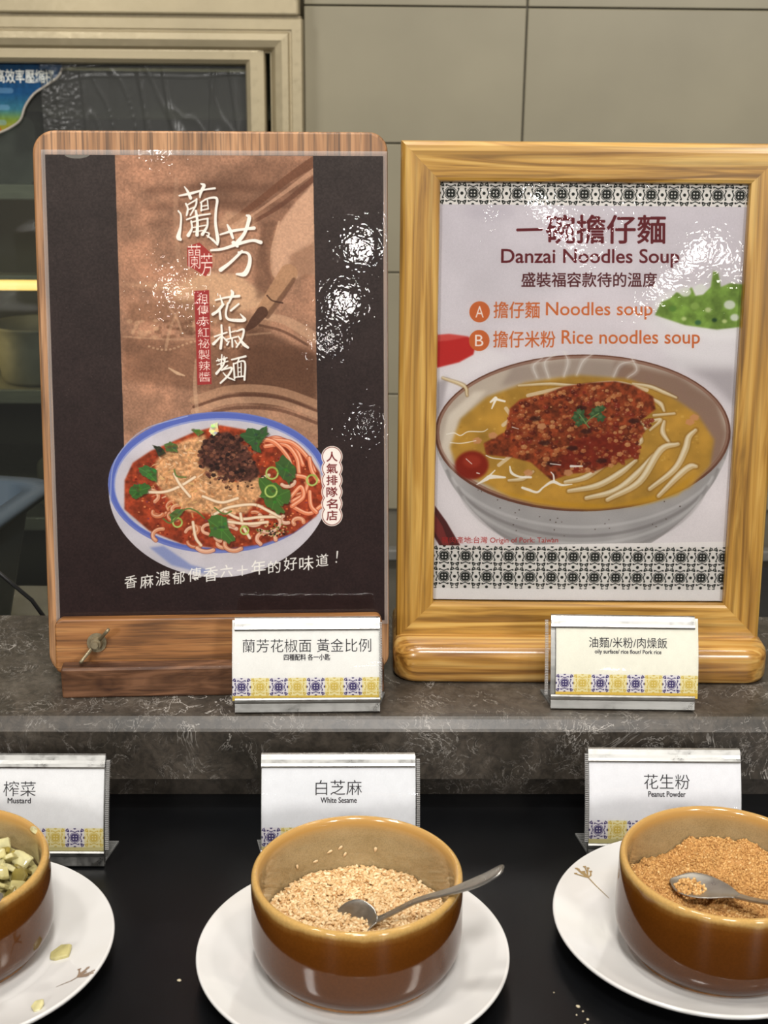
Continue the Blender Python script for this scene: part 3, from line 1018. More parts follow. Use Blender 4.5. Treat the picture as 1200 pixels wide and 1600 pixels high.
# ---------------- print 2: the light menu sheet in the pine frame
def make_print2():
    H = homog([(681, 283), (1168, 286), (680, 929), (1128, 935)], [(5, 5), (197, 5), (5, 277), (197, 277)])
    A = Art(203, 279, 5, H, (222, 214, 216))
    n1 = vnoise(A.h, A.w, 4, 2, 21)
    n2 = vnoise(A.h, A.w, 170, 3, 22)
    gy = np.linspace(0, 1, A.h)[:, None, None]
    A.a = (np.array((212, 205, 210)) * (1 - gy) + np.array((238, 231, 230)) * gy) * (.95 + .09 * n2[..., None]) * (.985 + .03 * n1[..., None])
    A.poly([(680, 560), (760, 545), (800, 560), (720, 600), (680, 640)], (232, 226, 226), .8, 8)
    A.poly([(1040, 560), (1150, 570), (1150, 640), (1110, 600)], (168, 160, 162), .7, 12)
    A.poly([(680, 600), (700, 590), (690, 640), (680, 660)], (150, 140, 142), .6, 6)
    A.poly([(990, 500), (1160, 460), (1160, 580), (1060, 580)], (232, 228, 228), .7, 14)
    A.ell(760, 330, 40, 14, (190, 182, 190), .4, 14)
    # red spoon / bowl blur at the left edge
    A.poly([(676, 526), (700, 524), (730, 528), (742, 540), (738, 556), (716, 568), (676, 578)], (196, 52, 48), 1, 2)
    A.poly([(676, 526), (700, 524), (730, 528), (700, 534), (676, 536)], (222, 110, 100), .6, 2)
    # spring onion in a white dish, out of focus
    A.ell(1105, 492, 84, 40, (236, 232, 232), .9, 8, rot=10)
    gt = np.array((128, 158, 72)) * (.72 + .5 * vnoise(A.h, A.w, 26, 3, 25)[..., None])
    A.poly([(1022, 494), (1032, 474), (1046, 468), (1056, 458), (1066, 462), (1080, 450), (1086, 464), (1098, 462), (1110, 450), (1114, 424), (1122, 428), (1126, 450), (1140, 444), (1165, 446), (1165, 512), (1120, 517), (1070, 510)], None, soft=2, tex=gt)
    for (x, y, r_, c_) in ((1070, 458, 9, (224, 224, 214)), (1094, 452, 9, (228, 228, 220)), (1140, 478, 9, (222, 224, 214)), (1148, 498, 7, (224, 226, 216)), (1106, 486, 5, (206, 214, 160)), (1116, 502, 4, (40, 70, 44)), (1090, 506, 5, (66, 110, 74)), (1068, 500, 4, (206, 218, 150)), (1132, 504, 4, (210, 220, 150)), (1085, 480, 7, (150, 176, 90)), (1050, 484, 6, (100, 140, 62))):
        A.ell(x, y, r_, r_ * .8, c_, .9, 2)
    # chopstick in the lower left corner
    A.poly([(680, 788), (700, 815), (722, 852), (690, 852), (680, 836)], (88, 44, 42), 1, 1)
    A.poly([(680, 800), (694, 822), (706, 852), (696, 852), (680, 828)], (140, 60, 56), .8, 1)
    # the soup bowl
    cx, cy, a_, b_ = 911, 678, 231, 122
    body = [(cx + a_ * math.cos(R(t)), cy + 5 + (b_ + 74 * math.sin(R(t)) ** 1) * math.sin(R(t))) for t in np.linspace(-4, 184, 60)]
    bt = np.array((176, 172, 170)) * (.9 + .18 * vnoise(A.h, A.w, 90, 2, 27)[..., None])
    A.poly(body, None, tex=bt, soft=1)
    for k, (dy, al) in enumerate(((18, .35), (32, .45), (44, .35), (58, .3), (72, .2))):
        A.stroke([(cx + (a_ - 6 - k * 9) * math.cos(R(t)), cy + dy + (b_ + 6) * math.sin(R(t))) for t in np.linspace(12, 168, 24)], 5, (224, 222, 220) if k % 2 == 0 else (120, 114, 112), al, 5)
    g = random.Random(9)
    for k in range(40):
        t = R(g.uniform(15, 165))
        A.ell(cx + (a_ - 30) * math.cos(t), cy + (b_ + g.uniform(12, 56)) * math.sin(t), g.uniform(.6, 1.4), g.uniform(.6, 1.2), (84, 70, 62), .8)
    A.ell(cx, cy, a_, b_, (112, 72, 56))
    A.ell(cx, cy - 1, a_ - 3, b_ - 3, (158, 122, 104))
    it = np.array((198, 184, 168)) * (.92 + .14 * n2[..., None])
    A.ell(cx, cy - 1, a_ - 7, b_ - 7, None, tex=it)
    A.poly([(960, 566), (1060, 590), (1120, 630), (1136, 680), (1128, 716), (1104, 740), (1100, 690), (1080, 650), (1020, 612), (960, 596)], (142, 110, 92), .8, 8)
    A.poly([(800, 574), (900, 562), (980, 568), (960, 592), (860, 592), (780, 606)], (150, 132, 122), .55, 8)
    A.poly([(690, 700), (700, 650), (740, 614), (760, 612), (716, 660), (706, 720), (716, 750)], (232, 222, 206), .7, 5)
    st = np.array((188, 146, 62)) * (.82 + .34 * vnoise(A.h, A.w, 60, 3, 29)[..., None])
    A.poly([(704, 700), (720, 656), (760, 622), (820, 600), (900, 588), (980, 594), (1040, 616), (1090, 650), (1116, 690), (1110, 730), (1078, 764), (1020, 786), (940, 796), (880, 794), (800, 778), (740, 748), (712, 724)], None, soft=5, tex=st)
    A.poly([(760, 762), (860, 784), (960, 790), (1040, 772), (1090, 740), (1060, 776), (1000, 792), (920, 798), (840, 790)], (206, 156, 40), .6, 5)
    for k in range(180):
        t, r_ = g.uniform(0, 6.28), math.sqrt(g.random())
        A.ell(905 + 190 * r_ * math.cos(t), 690 + 92 * r_ * math.sin(t), g.uniform(1, 3), g.uniform(.8, 2), g.choice(((226, 190, 104), (160, 116, 40), (214, 170, 80))), .4, 1)
    # noodles
    def cn(p):
        return [(900 + x / 3.637, 400 + y / 3.637) for x, y in p]
    ns = [([(320, 735), (420, 752), (500, 785), (570, 815)], 20), ([(430, 820), (480, 850), (500, 890)], 26), ([(440, 915), (560, 905)], 24), ([(330, 935), (400, 980), (330, 1010)], 22), ([(500, 950), (492, 1010), (530, 1070)], 30), ([(380, 960), (480, 940), (420, 1000)], 20),
          ([(-60, 1290), (60, 1260), (200, 1170)], 34), ([(-40, 1340), (120, 1310), (250, 1240), (340, 1170)], 36), ([(60, 1380), (220, 1340), (340, 1250), (440, 1140)], 38), ([(180, 1390), (360, 1290), (480, 1110), (580, 1078)], 40),
          ([(420, 1330), (560, 1220), (620, 1110), (640, 1040), (680, 1000)], 40), ([(470, 1370), (590, 1250), (650, 1205), (685, 1205)], 38), ([(-250, 1130), (-190, 1150), (-130, 1140)], 24), ([(-380, 1280), (-300, 1270), (-240, 1230)], 22), ([(360, 1010), (370, 1060), (340, 1090)], 24)]
    ns += [([(-760, 700), (-640, 745), (-620, 800)], 18), ([(-330, 745), (-150, 735), (0, 745), (180, 735)], 16)]
    for p, wd in ns:
        q = cn(p)
        wd = wd / 3.637
        A.stroke(q, (wd, wd + 3, wd + 3, wd), (140, 100, 44), .5, 4)
        A.stroke(q, (wd * .6, wd, wd, wd * .5), (212, 188, 142), .95, 2)
        A.stroke([(x - .7, y - 1.2) for x, y in q], (wd * .2, wd * .45, wd * .45, wd * .2), (240, 230, 204), .85, 4)
    for cpts in ([(824, 620), (860, 612), (900, 606), (960, 600), (1010, 612)], [(790, 640), (798, 654), (786, 666)], [(780, 728), (800, 712), (812, 700)]):
        A.stroke(cpts, 6, (226, 206, 170), .9, 1)
    # meat sauce
    mt = np.array((142, 66, 36)) * (.5 + .95 * vnoise(A.h, A.w, 13, 3, 31)[..., None])
    A.poly([(796, 640), (812, 626), (850, 618), (880, 606), (920, 600), (960, 598), (988, 604), (1020, 622), (1024, 642), (1000, 660), (1008, 676), (996, 692), (1000, 712), (970, 722), (930, 738), (890, 742), (862, 752), (830, 724), (800, 716), (760, 712), (756, 694), (790, 676)], None, soft=2, tex=mt)
    A.poly([(900, 690), (950, 676), (990, 690), (996, 714), (960, 726), (900, 738), (860, 730)], (124, 34, 24), .6, 6)
    A.ell(738, 728, 26, 22, (138, 36, 22), .95, 4)
    A.ell(738, 722, 14, 10, (170, 62, 40), .8, 5)
    for k in range(520):
        t, r_ = g.uniform(0, 6.28), math.sqrt(g.random())
        x, y = 905 + 116 * r_ * math.cos(t), 672 + 68 * r_ * math.sin(t)
        if y < 600 + abs(x - 920) * .25 or (x < 790 and y < 690) or (x > 1000 and y > 670):
            continue
        s_ = g.uniform(1.6, 5.2)
        c_ = g.choice(((170, 92, 52), (196, 124, 74), (122, 48, 28), (92, 34, 22), (150, 74, 42), (208, 150, 96), (138, 50, 34)))
        A.ell(x, y, s_, s_ * .78, c_, .8, 0, jag=.16, seed=k)
        if s_ > 3:
            A.ell(x - s_ * .25, y - s_ * .3, s_ * .25, s_ * .18, (232, 190, 150), .7, 1)
    for (x, y) in ((850, 694), (894, 702), (836, 656), (908, 640), (915, 676), (862, 726), (940, 722), (990, 660)):
        A.ell(x, y, 9, 4, (52, 26, 22), .75, 2, jag=.2)
    for (x, y) in ((770, 682), (746, 690), (826, 740), (888, 740), (1085, 655), (1078, 662), (846, 668)):
        A.ell(x, y, 7, 5, (206, 150, 104), .9, 1, jag=.15, seed=int(x))
    # highlights
    def hl(p):
        return [(680 + x / 5, 560 + y / 5) for x, y in p]
    for p, wd in (([(330, 990), (400, 950), (440, 930), (550, 935)], (6, 30, 36, 14)), ([(430, 920), (470, 880)], (14, 8)), ([(585, 850), (600, 900), (660, 930), (750, 935)], (10, 22, 16, 18)),
                  ([(685, 1015), (730, 1030), (800, 1050), (850, 1010), (920, 970), (990, 995), (1070, 990)], (20, 22, 18, 14, 26, 18, 8)), ([(930, 970), (925, 920), (905, 895)], (16, 12, 8)),
                  ([(430, 350), (470, 320), (440, 400)], (16, 26, 10)), ([(480, 330), (540, 345)], (20, 16)), ([(90, 600), (150, 590), (200, 610), (260, 580), (370, 580), (410, 560)], (5, 8, 8, 8, 7, 5)), ([(120, 665), (210, 670), (320, 650)], (6, 8, 6)),
                  ([(400, 765), (450, 785), (540, 795)], (7, 9, 6)), ([(900, 830), (980, 840)], (8, 8)), ([(1060, 850), (1150, 850)], (20, 10)), ([(245, 790), (290, 830)], (6, 6)), ([(330, 900), (350, 905)], (9, 9)), ([(600, 545), (650, 560)], (6, 5))):
        A.stroke(hl(p), [q / 5 for q in wd], (250, 246, 236), .95, 1)
    # coriander
    g2 = random.Random(4)
    for (x, y, r_) in ((905, 648, 8), (910, 659, 7), (899, 655, 6), (933, 644, 8), (938, 655, 7), (926, 650, 6), (903, 664, 5), (940, 640, 5)):
        A.ell(x, y, r_, r_ * .85, (66, 96, 58), 1, 0, jag=.35, seed=int(x))
        A.ell(x - 1, y - 2, r_ * .5, r_ * .4, (106, 136, 88), .7, 1, jag=.3, seed=int(y))
    A.stroke([(905, 650), (914, 662), (920, 670)], 1.8, (120, 150, 90))
    A.stroke([(935, 648), (922, 656), (914, 664)], 1.8, (120, 150, 90))
    # steam
    for p in ([(838, 592), (832, 574), (846, 562)], [(856, 592), (850, 568), (866, 556)], [(880, 590), (886, 568), (880, 552)], [(900, 588), (910, 566), (924, 556)], [(958, 590), (968, 572), (990, 566)], [(980, 592), (994, 580), (986, 562)]):
        A.stroke(p, (6, 9, 3), (232, 226, 218), .35, 8)
        A.stroke(p, (1.5, 2, 1), (240, 236, 230), .5, 2)
    # white foot of the sheet and tile borders
    A.poly([(670, 852), (1150, 848), (1150, 945), (670, 945)], (242, 237, 233))
    p = A.P([(684, 285), (1160, 287)])
    y_top = 0
    cell = 35.2 / 5 * 5
    cell = (A.P([(1068, 0)])[0][0] - A.P([(1033.8, 0)])[0][0])
    fnk = lambda i: ((40, 42, 38), (234, 229, 222))
    yb = A.P([(900, 318)])[0][1]
    cell = 68.2 / 4.67 * 5 / 5 * 4.94
    cell = 69.5
    x0 = A.P([(699, 300)])[0][0] - cell / 2
    yc = A.P([(900, 303)])[0][1]
    paint_tiles(A, x0, yc - cell / 2, cell, 14, 1.0, fnk)
    paint_tiles(A, x0, yc - cell * 1.5, cell, 14, 1.0, fnk)
    ya = A.P([(900, 851)])[0][1]
    xb = A.P([(697, 870)])[0][0] - 35.5
    paint_tiles(A, xb, A.P([(900, 870)])[0][1] - 36, 71.0, 13.6, 2.08, fnk)
    A.text('豬肉產地:台灣 Origin of Pork: Taiwan', 693, 838, 873, 850, (178, 50, 46), 0)
    dk = (104, 40, 44)
    A.stroke([(805, 360), (842, 359)], 4.6, dk)
    A.text('碗擔仔麵', 850, 336, 1038, 381, dk, 0, bold=.75)
    A.text('Danzai Noodles Soup', 780, 390, 1060, 419, dk, 0, bold=.4)
    A.text('盛裝福容款待的溫度', 812, 427, 1025, 450, (92, 46, 48), 0, bold=.3)
    orr = (206, 112, 62)
    for ch, y in (('A', 489), ('B', 534)):
        A.ell(747, y, 16, 16.5, orr)
        A.text(ch, 740.5, y - 9, 753.5, y + 9, (246, 238, 230), 0)
    A.text('擔仔麵', 769, 473, 841, 499, orr, 0, bold=.25)
    A.text('Noodles soup', 851, 474, 1018, 501, orr, 0, bold=.2)
    A.text('擔仔米粉', 769, 519, 866, 545, orr, 0, bold=.25)
    A.text('Rice noodles soup', 876, 518, 1093, 546, orr, 0, bold=.2)
    return A.a


# ---------------- small counter cards
def make_card(Sl, main, main_w, main_h, main_s, sub, sub_w, sub_h, sub_s, s_pat, s_band, s_lo, dx=0, tint=(232, 231, 226), main_off=-.006, W=90, yel=(214, 186, 84), first_dark=True):
    """card W mm wide; s = height above the holder's foot"""
    top = Sl - 1.5
    hmm = top - s_lo
    A = Art(W, hmm, 10, None, tint)
    A.a *= (.985 + .03 * vnoise(A.h, A.w, 40, 3, 5)[..., None])

    def yy(s_):
        return (top - s_) * 10
    cw = W / 8.0 * 10
    fn = lambda i: ((70, 60, 108), (224, 220, 222)) if (i % 2 == 0) == first_dark else ((206, 182, 90), (228, 219, 170))
    paint_tiles(A, 0, yy(s_pat), cw, 8, 1.0, fn)
    y1 = int(yy(s_pat) + cw)
    A.a[y1:] = yel
    # fade of the band above
    cx = W / 2 + dx

    def T(t, w_, h_, s_, off, c_):
        A.text(t, cx - w_ / 2, (top - s_ - h_ / 2), cx + w_ / 2, (top - s_ + h_ / 2), c_, off)
    T(main, main_w, main_h, main_s, main_off, (34, 32, 36))
    if sub:
        A.text(sub, cx - sub_w / 2, top - sub_s - sub_h * .55, cx + sub_w / 2, top - sub_s + sub_h * .55, (44, 42, 46), 0, bold=.07)
    return A.a, hmm


def make_sticker():
    A = Art(150, 110, 6, None, (40, 84, 130))
    g = np.linspace(0, 1, A.h)
    stops = [(0, (28, 78, 120)), (.35, (34, 92, 146)), (.55, (70, 140, 160)), (.68, (150, 176, 70)), (.8, (190, 170, 60)), (.9, (150, 60, 50)), (1, (60, 30, 50))]
    for k in range(3):
        A.a[..., k] = np.interp(g, [s_[0] for s_ in stops], [s_[1][k] for s_ in stops])[:, None]
    A.a *= (.68 + .2 * vnoise(A.h, A.w, 30, 3, 4)[..., None])
    A.text('高效率壓縮機', 54, 8, 134, 26, (20, 40, 60), .05)
    A.text('高效率壓縮機', 54, 8, 134, 26, (236, 236, 226), .01)
    A.ell(38, 16, 12, 6, (30, 40, 50))
    A.text('CP', 10, 10, 28, 22, (220, 224, 220), 0)
    for y in (36, 58, 78):
        A.stroke([(6, y), (84 - y * .3, y)], 7, (120, 156, 186), .5)
    gg = random.Random(2)
    for k in range(40):
        A.ell(gg.uniform(0, 100), gg.uniform(88, 108), gg.uniform(3, 7), gg.uniform(3, 6), gg.choice(((170, 60, 40), (200, 150, 60), (110, 130, 50), (160, 60, 90), (220, 200, 170))), .9)
    return A.a


# ------------------------------------------------------------------ the setting
def struct(name, bm, m, **k):
    return bm_obj(name, bm, m, kind='structure', **k)


# wall of large tiles behind
WY = 2.0
wall_mat = plain('grey_wall_tile', col(146, 139, 118), .32, nscale=6, var=.05)
wall_core = plain('wall_grout', col(104, 99, 86), .8, nscale=20)
wbm = box_bm(-.0775, 1.9, WY + .008, WY + .10, -.95, 1.6)
box_bm(-2.4, -.952, WY + .008, WY + .10, -.95, 1.6, bm=wbm)
box_bm(-.951, -.0780, WY + .04, WY + .10, .622, 1.6, bm=wbm)
wall = struct('wall_back', wbm, wall_core)
tile_me = {}
for iz in range(-3, 7):
    for ix in range(-3, 4):
        x0 = .229 + ix * .60
        z0 = .3215 + (iz - 0) * .1815
        if z0 < -.29 or z0 > 1.5 or x0 < -.5:
            continue
        key = 'cut' if x0 < -.1 else 'm'
        if key not in tile_me:
            bm = box_bm(.2935 if key == 'cut' else 0, .5975, 0, .009, 0, .1795, .0012, 1)
            me = bpy.data.meshes.new('tile')
            bmesh.ops.recalc_face_normals(bm, faces=bm.faces)
            bm.to_mesh(me)
            bm.free()
            me.materials.append(wall_mat)
            tile_me[key] = me
        o = bpy.data.objects.new('tile', tile_me[key])
        o.location = (x0, WY - .0005 + random.uniform(0, .0008), z0)
        put(o, wall)
struct('floor', box_bm(-2.5, 2.5, -5.5, 2.4, -.97, -.95), plain('floor_tile', col(92, 86, 78), .4, nscale=8))
struct('trim_1', box_bm(-.05, 1.9, WY - .02, WY + .0, -.300, -.283, .002), plain('wall_trim', col(120, 118, 112), .4))

# ------------------------------------------------------------------ counters
cnt = struct('counter_top', box_bm(-.75, .75, -.12, .918, -.03, 0, .002), M['black'])
cnt.name = 'serving_counter'
cnt['kind'] = ''
del cnt['kind']
put(cnt, label='glossy black counter top carrying the bowls and plates in the foreground', cat='counter')
mesh_obj('cabinet_front', [(-.74, -.10, -.95), (.74, -.10, -.95), (.74, .90, -.95), (-.74, .90, -.95), (-.74, -.10, -.03), (.74, -.10, -.03), (.74, .90, -.03), (-.74, .90, -.03)],
         [(0, 1, 5, 4), (1, 2, 6, 5), (2, 3, 7, 6), (3, 0, 4, 7)], plain('counter_body', col(30, 28, 26), .5), cnt)

bm = bmesh.new()
prof = [(.7595, .0205), (.7595, .0534), (.7606, .0550), (.7645, .0595), (.7665, .0606), (.770, .061), (.9222, .061), (.9225, .0205)]
va = [bm.verts.new((-.75, y, z)) for y, z in prof]
vb = [bm.verts.new((.75, y, z)) for y, z in prof]
for i in range(len(prof)):
    j = (i + 1) % len(prof)
    bm.faces.new((va[i], va[j], vb[j], vb[i]))
bm.faces.new(va[::-1])
bm.faces.new(vb)
ledge = bm_obj('marble_ledge', bm, M['marble'], label='raised dark marble ledge with pale veins behind the black counter', cat='ledge')
ledge_r = bm_obj('riser', box_bm(-.75, .75, .7760, .915, .0001, .0203), M['marble'], ledge)

# rear worktop at the left, on which the tub stands
rw = bm_obj('rear_worktop', box_bm(-1.1, -.02, .935, 1.257, -.085, -.05, .003), plain('worktop_stone', col(98, 95, 80), .35, nscale=14, var=.15),
            label='grey brown rear worktop behind the marble ledge at the left', cat='worktop')
bm_obj('body', box_bm(-1.1, -.03, .945, 1.24, -.95, -.086), plain('worktop_body', col(40, 38, 34), .5), rw)
bc = bm_obj('dark_cabinet', box_bm(.30, 1.5, 1.45, 1.96, -.95, -.30, .004), plain('cabinet_black', col(38, 38, 40), .5),
            label='low dark cabinet against the wall, seen at the right edge beside the pine frame', cat='cabinet')

# ------------------------------------------------------------------ display refrigerator
fr = empty('display_refrigerator', (-.44, WY - .03, -.95), label='champagne metal framed glass door refrigerator behind the wooden menu board', cat='refrigerator')


def ring(name, x0, x1, z0, z1, profile, m, parent, org, parts=('right_rail', 'top_rail', 'left_rail', 'bottom_rail'), mats=None, gap=0.0):
    """mitred members; profile = list of (inset from the outer edge, y toward -y viewer)"""
    cs = [(x1, z0), (x1, z1), (x0, z1), (x0, z0)]
    ins = [(-1, 1), (-1, -1), (1, -1), (1, 1)]
    obs = []
    for k in range(4):
        a, b = k, (k + 1) % 4
        v, f = [], []
        n = len(profile)
        for e in (a, b):
            for (i, y) in profile:
                v.append((cs[e][0] + ins[e][0] * i - org[0], y - org[1], cs[e][1] + ins[e][1] * i - org[2]))
        for i in range(n - 1):
            f.append((i, i + 1, n + i + 1, n + i))
        bm = bmesh.new()
        vs = [bm.verts.new(q) for q in v]
        for q in f:
            bm.faces.new([vs[t] for t in q])
        bm.faces.new(vs[:n])
        bm.faces.new(vs[n:])
        mm = mats[k % 2] if mats else m
        obs.append(bm_obj(parts[k], bm, mm, parent))
    return obs


FO = (-.44, WY - .03, -.95)
Y0 = WY - .03
prof_case = [(0, Y0 + .03), (0, Y0 - .030), (.001, Y0 - .032), (.0135, Y0 - .032), (.0145, Y0 - .029), (.0165, Y0 - .029), (.019, Y0 - .033), (.027, Y0 - .0335), (.036, Y0 - .030), (.040, Y0 - .024), (.0415, Y0 - .020), (.0435, Y0 - .019), (.0440, Y0 + .03)]
ring('case', -.95, -.0783, -.93, .4835, prof_case, M['frame_metal'], fr, FO, ('case_side', 'case_top', 'case_side', 'case_bottom'))
bm_obj('header_panel', box_bm(-.95 - FO[0], -.0825 - FO[0], -.034, .03, .4875 - FO[2], .62 - FO[2], .003), M['frame_metal'], fr)
bm_obj('header_lip', box_bm(-.95 - FO[0], -.0800 - FO[0], -.028, .03, .4835 - FO[2], .4872 - FO[2]), M['dark_steel'], fr)
prof_door = [(0, Y0 + .02), (0, Y0 - .018), (.002, Y0 - .022), (.010, Y0 - .024), (.020, Y0 - .024), (.0255, Y0 - .019), (.0275, Y0 - .010), (.0285, Y0 + .01)]
door = empty('refrigerator_door', (0, 0, 0), parent=fr)
door.name = 'door'
ring('door', -.90, -.1285, -.88, .4515, prof_door, M['frame_metal'], door, FO, ('door_stile', 'door_rail', 'door_stile', 'door_rail'))
bm_obj('gasket', box_bm(-.90 - FO[0], -.1290 - FO[0], .010, .0125, .4195 - FO[2], .4235 - FO[2]), plain('black_rubber', col(14, 14, 14), .6), door)
bm_obj('inner_rail', box_bm(-.88 - FO[0], -.158 - FO[0], .014, .022, .4145 - FO[2], .4192 - FO[2]), M['frame_metal'], door)
bm_obj('glass_pane', box_bm(-.875 - FO[0], -.156 - FO[0], .004, .0055, -.86 - FO[2], .425 - FO[2]), M['glass'], door)
# inside
dk = plain('cabinet_interior', col(92, 90, 74), .6, nscale=5, var=.1)
bm = bmesh.new()
vs = [bm.verts.new((x - FO[0], y - FO[1], z - FO[2])) for x in (-.93, -.122) for y in (Y0 + .03, Y0 + .55) for z in (-.91, .455)]
for q in ((0, 1, 3, 2), (4, 6, 7, 5), (2, 3, 7, 6), (0, 2, 6, 4), (1, 5, 7, 3)):
    bm.faces.new([vs[i] for i in q])
bm_obj('interior', bm, dk, fr)
bm_obj('outer_shell', box_bm(-.95 - FO[0], -.0783 - FO[0], .56, .60, 0, .62 - FO[2]), M['frame_metal'], fr)
M['shelf_metal'] = brushed('shelf_edge', col(150, 150, 132), .5, (.1, 1, 1), .05, .3)
for z in (.245, -.058, -.262):
    sh = bm_obj('shelf', box_bm(-.92 - FO[0], -.13 - FO[0], .07, .50, z - FO[2], z + .004 - FO[2]), M['shelf_metal'], fr)
    bm_obj('shelf_edge', box_bm(-.92 - FO[0], -.13 - FO[0], .062, .069, z - .010 - FO[2], z + .012 - FO[2], .002), M['shelf_metal'], sh)
lamp_m = NT('fluorescent_tube')
lamp_m.b.inputs['Emission Color'].default_value = (1, .62, .16, 1)
lamp_m.b.inputs['Emission Strength'].default_value = 2.0
v, f = tube([(-.90 - FO[0], .09, .108 - FO[2]), (-.36 - FO[0], .09, .108 - FO[2])], .0085, 10)
mesh_obj('lamp_tube', v, f, lamp_m.m, fr, True, label='glowing yellow lamp tube')
bm_obj('lamp_holder', box_bm(-.91 - FO[0], -.13 - FO[0], .075, .10, .117 - FO[2], .124 - FO[2], .001), M['shelf_metal'], fr)
area('cabinet_lamp_glow', (-.62, WY + .06, .10), (-.5, WY + .3, .1), .06, .25, (1, .72, .3), sy=.3)
bm_obj('inner_header', box_bm(-.92 - FO[0], -.125 - FO[0], .30, .56, .335 - FO[2], .45 - FO[2], .004), plain('pale_inner_header', col(112, 110, 92), .5, nscale=6), fr)
# things inside
pot = smooth_prof([(0, 0), (.052, 0), (.058, .01), (.064, .085), (.068, .088), (.066, .092), (.060, .088), (.054, .012), (0, .008)], 1)
v, f = lathe(pot, 48)
mesh_obj('storage_pot', v, f, plain('pale_plastic', col(120, 120, 108), .5), None, True, loc=(-.505, 2.13, -.0535),
         label='pale round pot on the refrigerator shelf below the lamp', cat='pot')
bm = rounded_slab_bm(-.055, .055, 0, .09, -.06, .06, .02)
bm_obj('food_box', bm, plain('pale_box', col(112, 108, 84), .5), None, True, loc=(-.455, 2.15, -.2575),
       label='brownish food box on the lowest visible refrigerator shelf', cat='box')
bm = rounded_slab_bm(-.06, .06, 0, .10, -.06, .06, .02)
bm_obj('food_box', bm, plain('grey_box', col(110, 112, 104), .5), None, True, loc=(-.535, 2.15, .2495),
       label='grey food box on the top refrigerator shelf above the lamp', cat='box')

# sticker with its curved corner and white edge piping
stk = image_mat('printed_sticker', make_sticker(), .35)
yS = Y0 - .001
outl = [(-.53, .424), (-.4065, .424), (-.405, .418), (-.412, .406), (-.430, .394), (-.4455, .384), (-.4585, .368), (-.4665, .350), (-.480, .340), (-.498, .332), (-.53, .322)]
st_o = empty('promotional_sticker', (-.47, yS, .32), label='blue and green sticker with curved corner on the refrigerator glass, top left', cat='sticker')
me = bpy.data.meshes.new('printed_face')
bm = bmesh.new()
fv = [bm.verts.new((x + .47, -.0002, z - .32)) for x, z in outl]
bk = [bm.verts.new((x + .47, .0006, z - .32)) for x, z in outl]
ff = bm.faces.new(fv[::-1])
bm.faces.new(bk)
for i in range(len(fv)):
    j = (i + 1) % len(fv)
    bm.faces.new((fv[i], fv[j], bk[j], bk[i]))
uvl = bm.loops.layers.uv.new('UVMap')
for q in bm.faces:
    for lp in q.loops:
        x, z = lp.vert.co.x - .47, lp.vert.co.z + .32
        lp[uvl].uv = ((x + .55) / .15, 1 - (.424 - z) / .11)
bm.to_mesh(me)
bm.free()
me.materials.append(stk)
o = bpy.data.objects.new('printed_face', me)
put(o, st_o)
pp = [(x + .47, -.0012, z - .32) for x, z in outl[2:]]
P_ = [Vector(p) for p in pp]
sm = []
for i in range(len(P_) - 1):
    for t in (0, .25, .5, .75):
        a, b, c, d = P_[max(0, i - 1)], P_[i], P_[i + 1], P_[min(len(P_) - 1, i + 2)]
        sm.append(.5 * (2 * b + (c - a) * t + (2 * a - 5 * b + 4 * c - d) * t * t + (-a + 3 * b - 3 * c + d) * t ** 3))
sm.append(P_[-1])
v, f = tube(sm, .0016, 8)
mesh_obj('edge_piping', v, f, plain('white_piping', col(176, 168, 156), .45), st_o, True, label='white piping')

# crumpled plastic film taped over the door glass
nx, nz = 130, 90
xs = np.linspace(-.435, -.150, nx)
zs = np.linspace(.26, .427, nz)
v, f = [], []
for j, z in enumerate(zs):
    for i, x in enumerate(xs):
        n1_ = mnoise.noise(Vector((x * 24, z * 3, 3.1)))
        n2_ = mnoise.noise(Vector((x * 44 + z * 8, z * 8 - x * 4, 1.7)))
        n3_ = mnoise.noise(Vector((x * 12, z * 60, 8.7)))
        h = .0028 * math.exp(-(n1_ / .06) ** 2) + .0012 * math.exp(-(n2_ / .05) ** 2)
        h += .003 * math.exp(-(n3_ / .08) ** 2) * max(0, 1 - (.427 - z) / .03)
        k = max(0, 1 - abs(x + .425) / .05)
        h += k * abs(mnoise.noise(Vector((x * 200, z * 200, 5)))) * .008
        v.append((x + .29, -.0015 - h, z - .26))
for j in range(nz - 1):
    for i in range(nx - 1):
        a = j * nx + i
        f.append((a, a + 1, a + nx + 1, a + nx))
mesh_obj('plastic_film', v, f, M['wrap'], None, True, loc=(-.29, Y0 - .001, .26), label='crinkled clear plastic film hanging over the refrigerator glass', cat='film')

# ------------------------------------------------------------------ tub and cord on the rear worktop
tub_m = plain('blue_grey_plastic', col(66, 78, 88), .45, nscale=10, var=.05)
bm = bmesh.new()
L, Wd = .34, .22


def rr_ring(l, w_, r, z, n=6):
    out = []
    for cx, cy, a0 in ((l / 2 - r, w_ / 2 - r, 0), (-l / 2 + r, w_ / 2 - r, 90), (-l / 2 + r, -w_ / 2 + r, 180), (l / 2 - r, -w_ / 2 + r, 270)):
        for i in range(n + 1):
            a = R(a0 + 90 * i / n)
            out.append(bm.verts.new((cx + r * math.cos(a), cy + r * math.sin(a), z)))
    return out


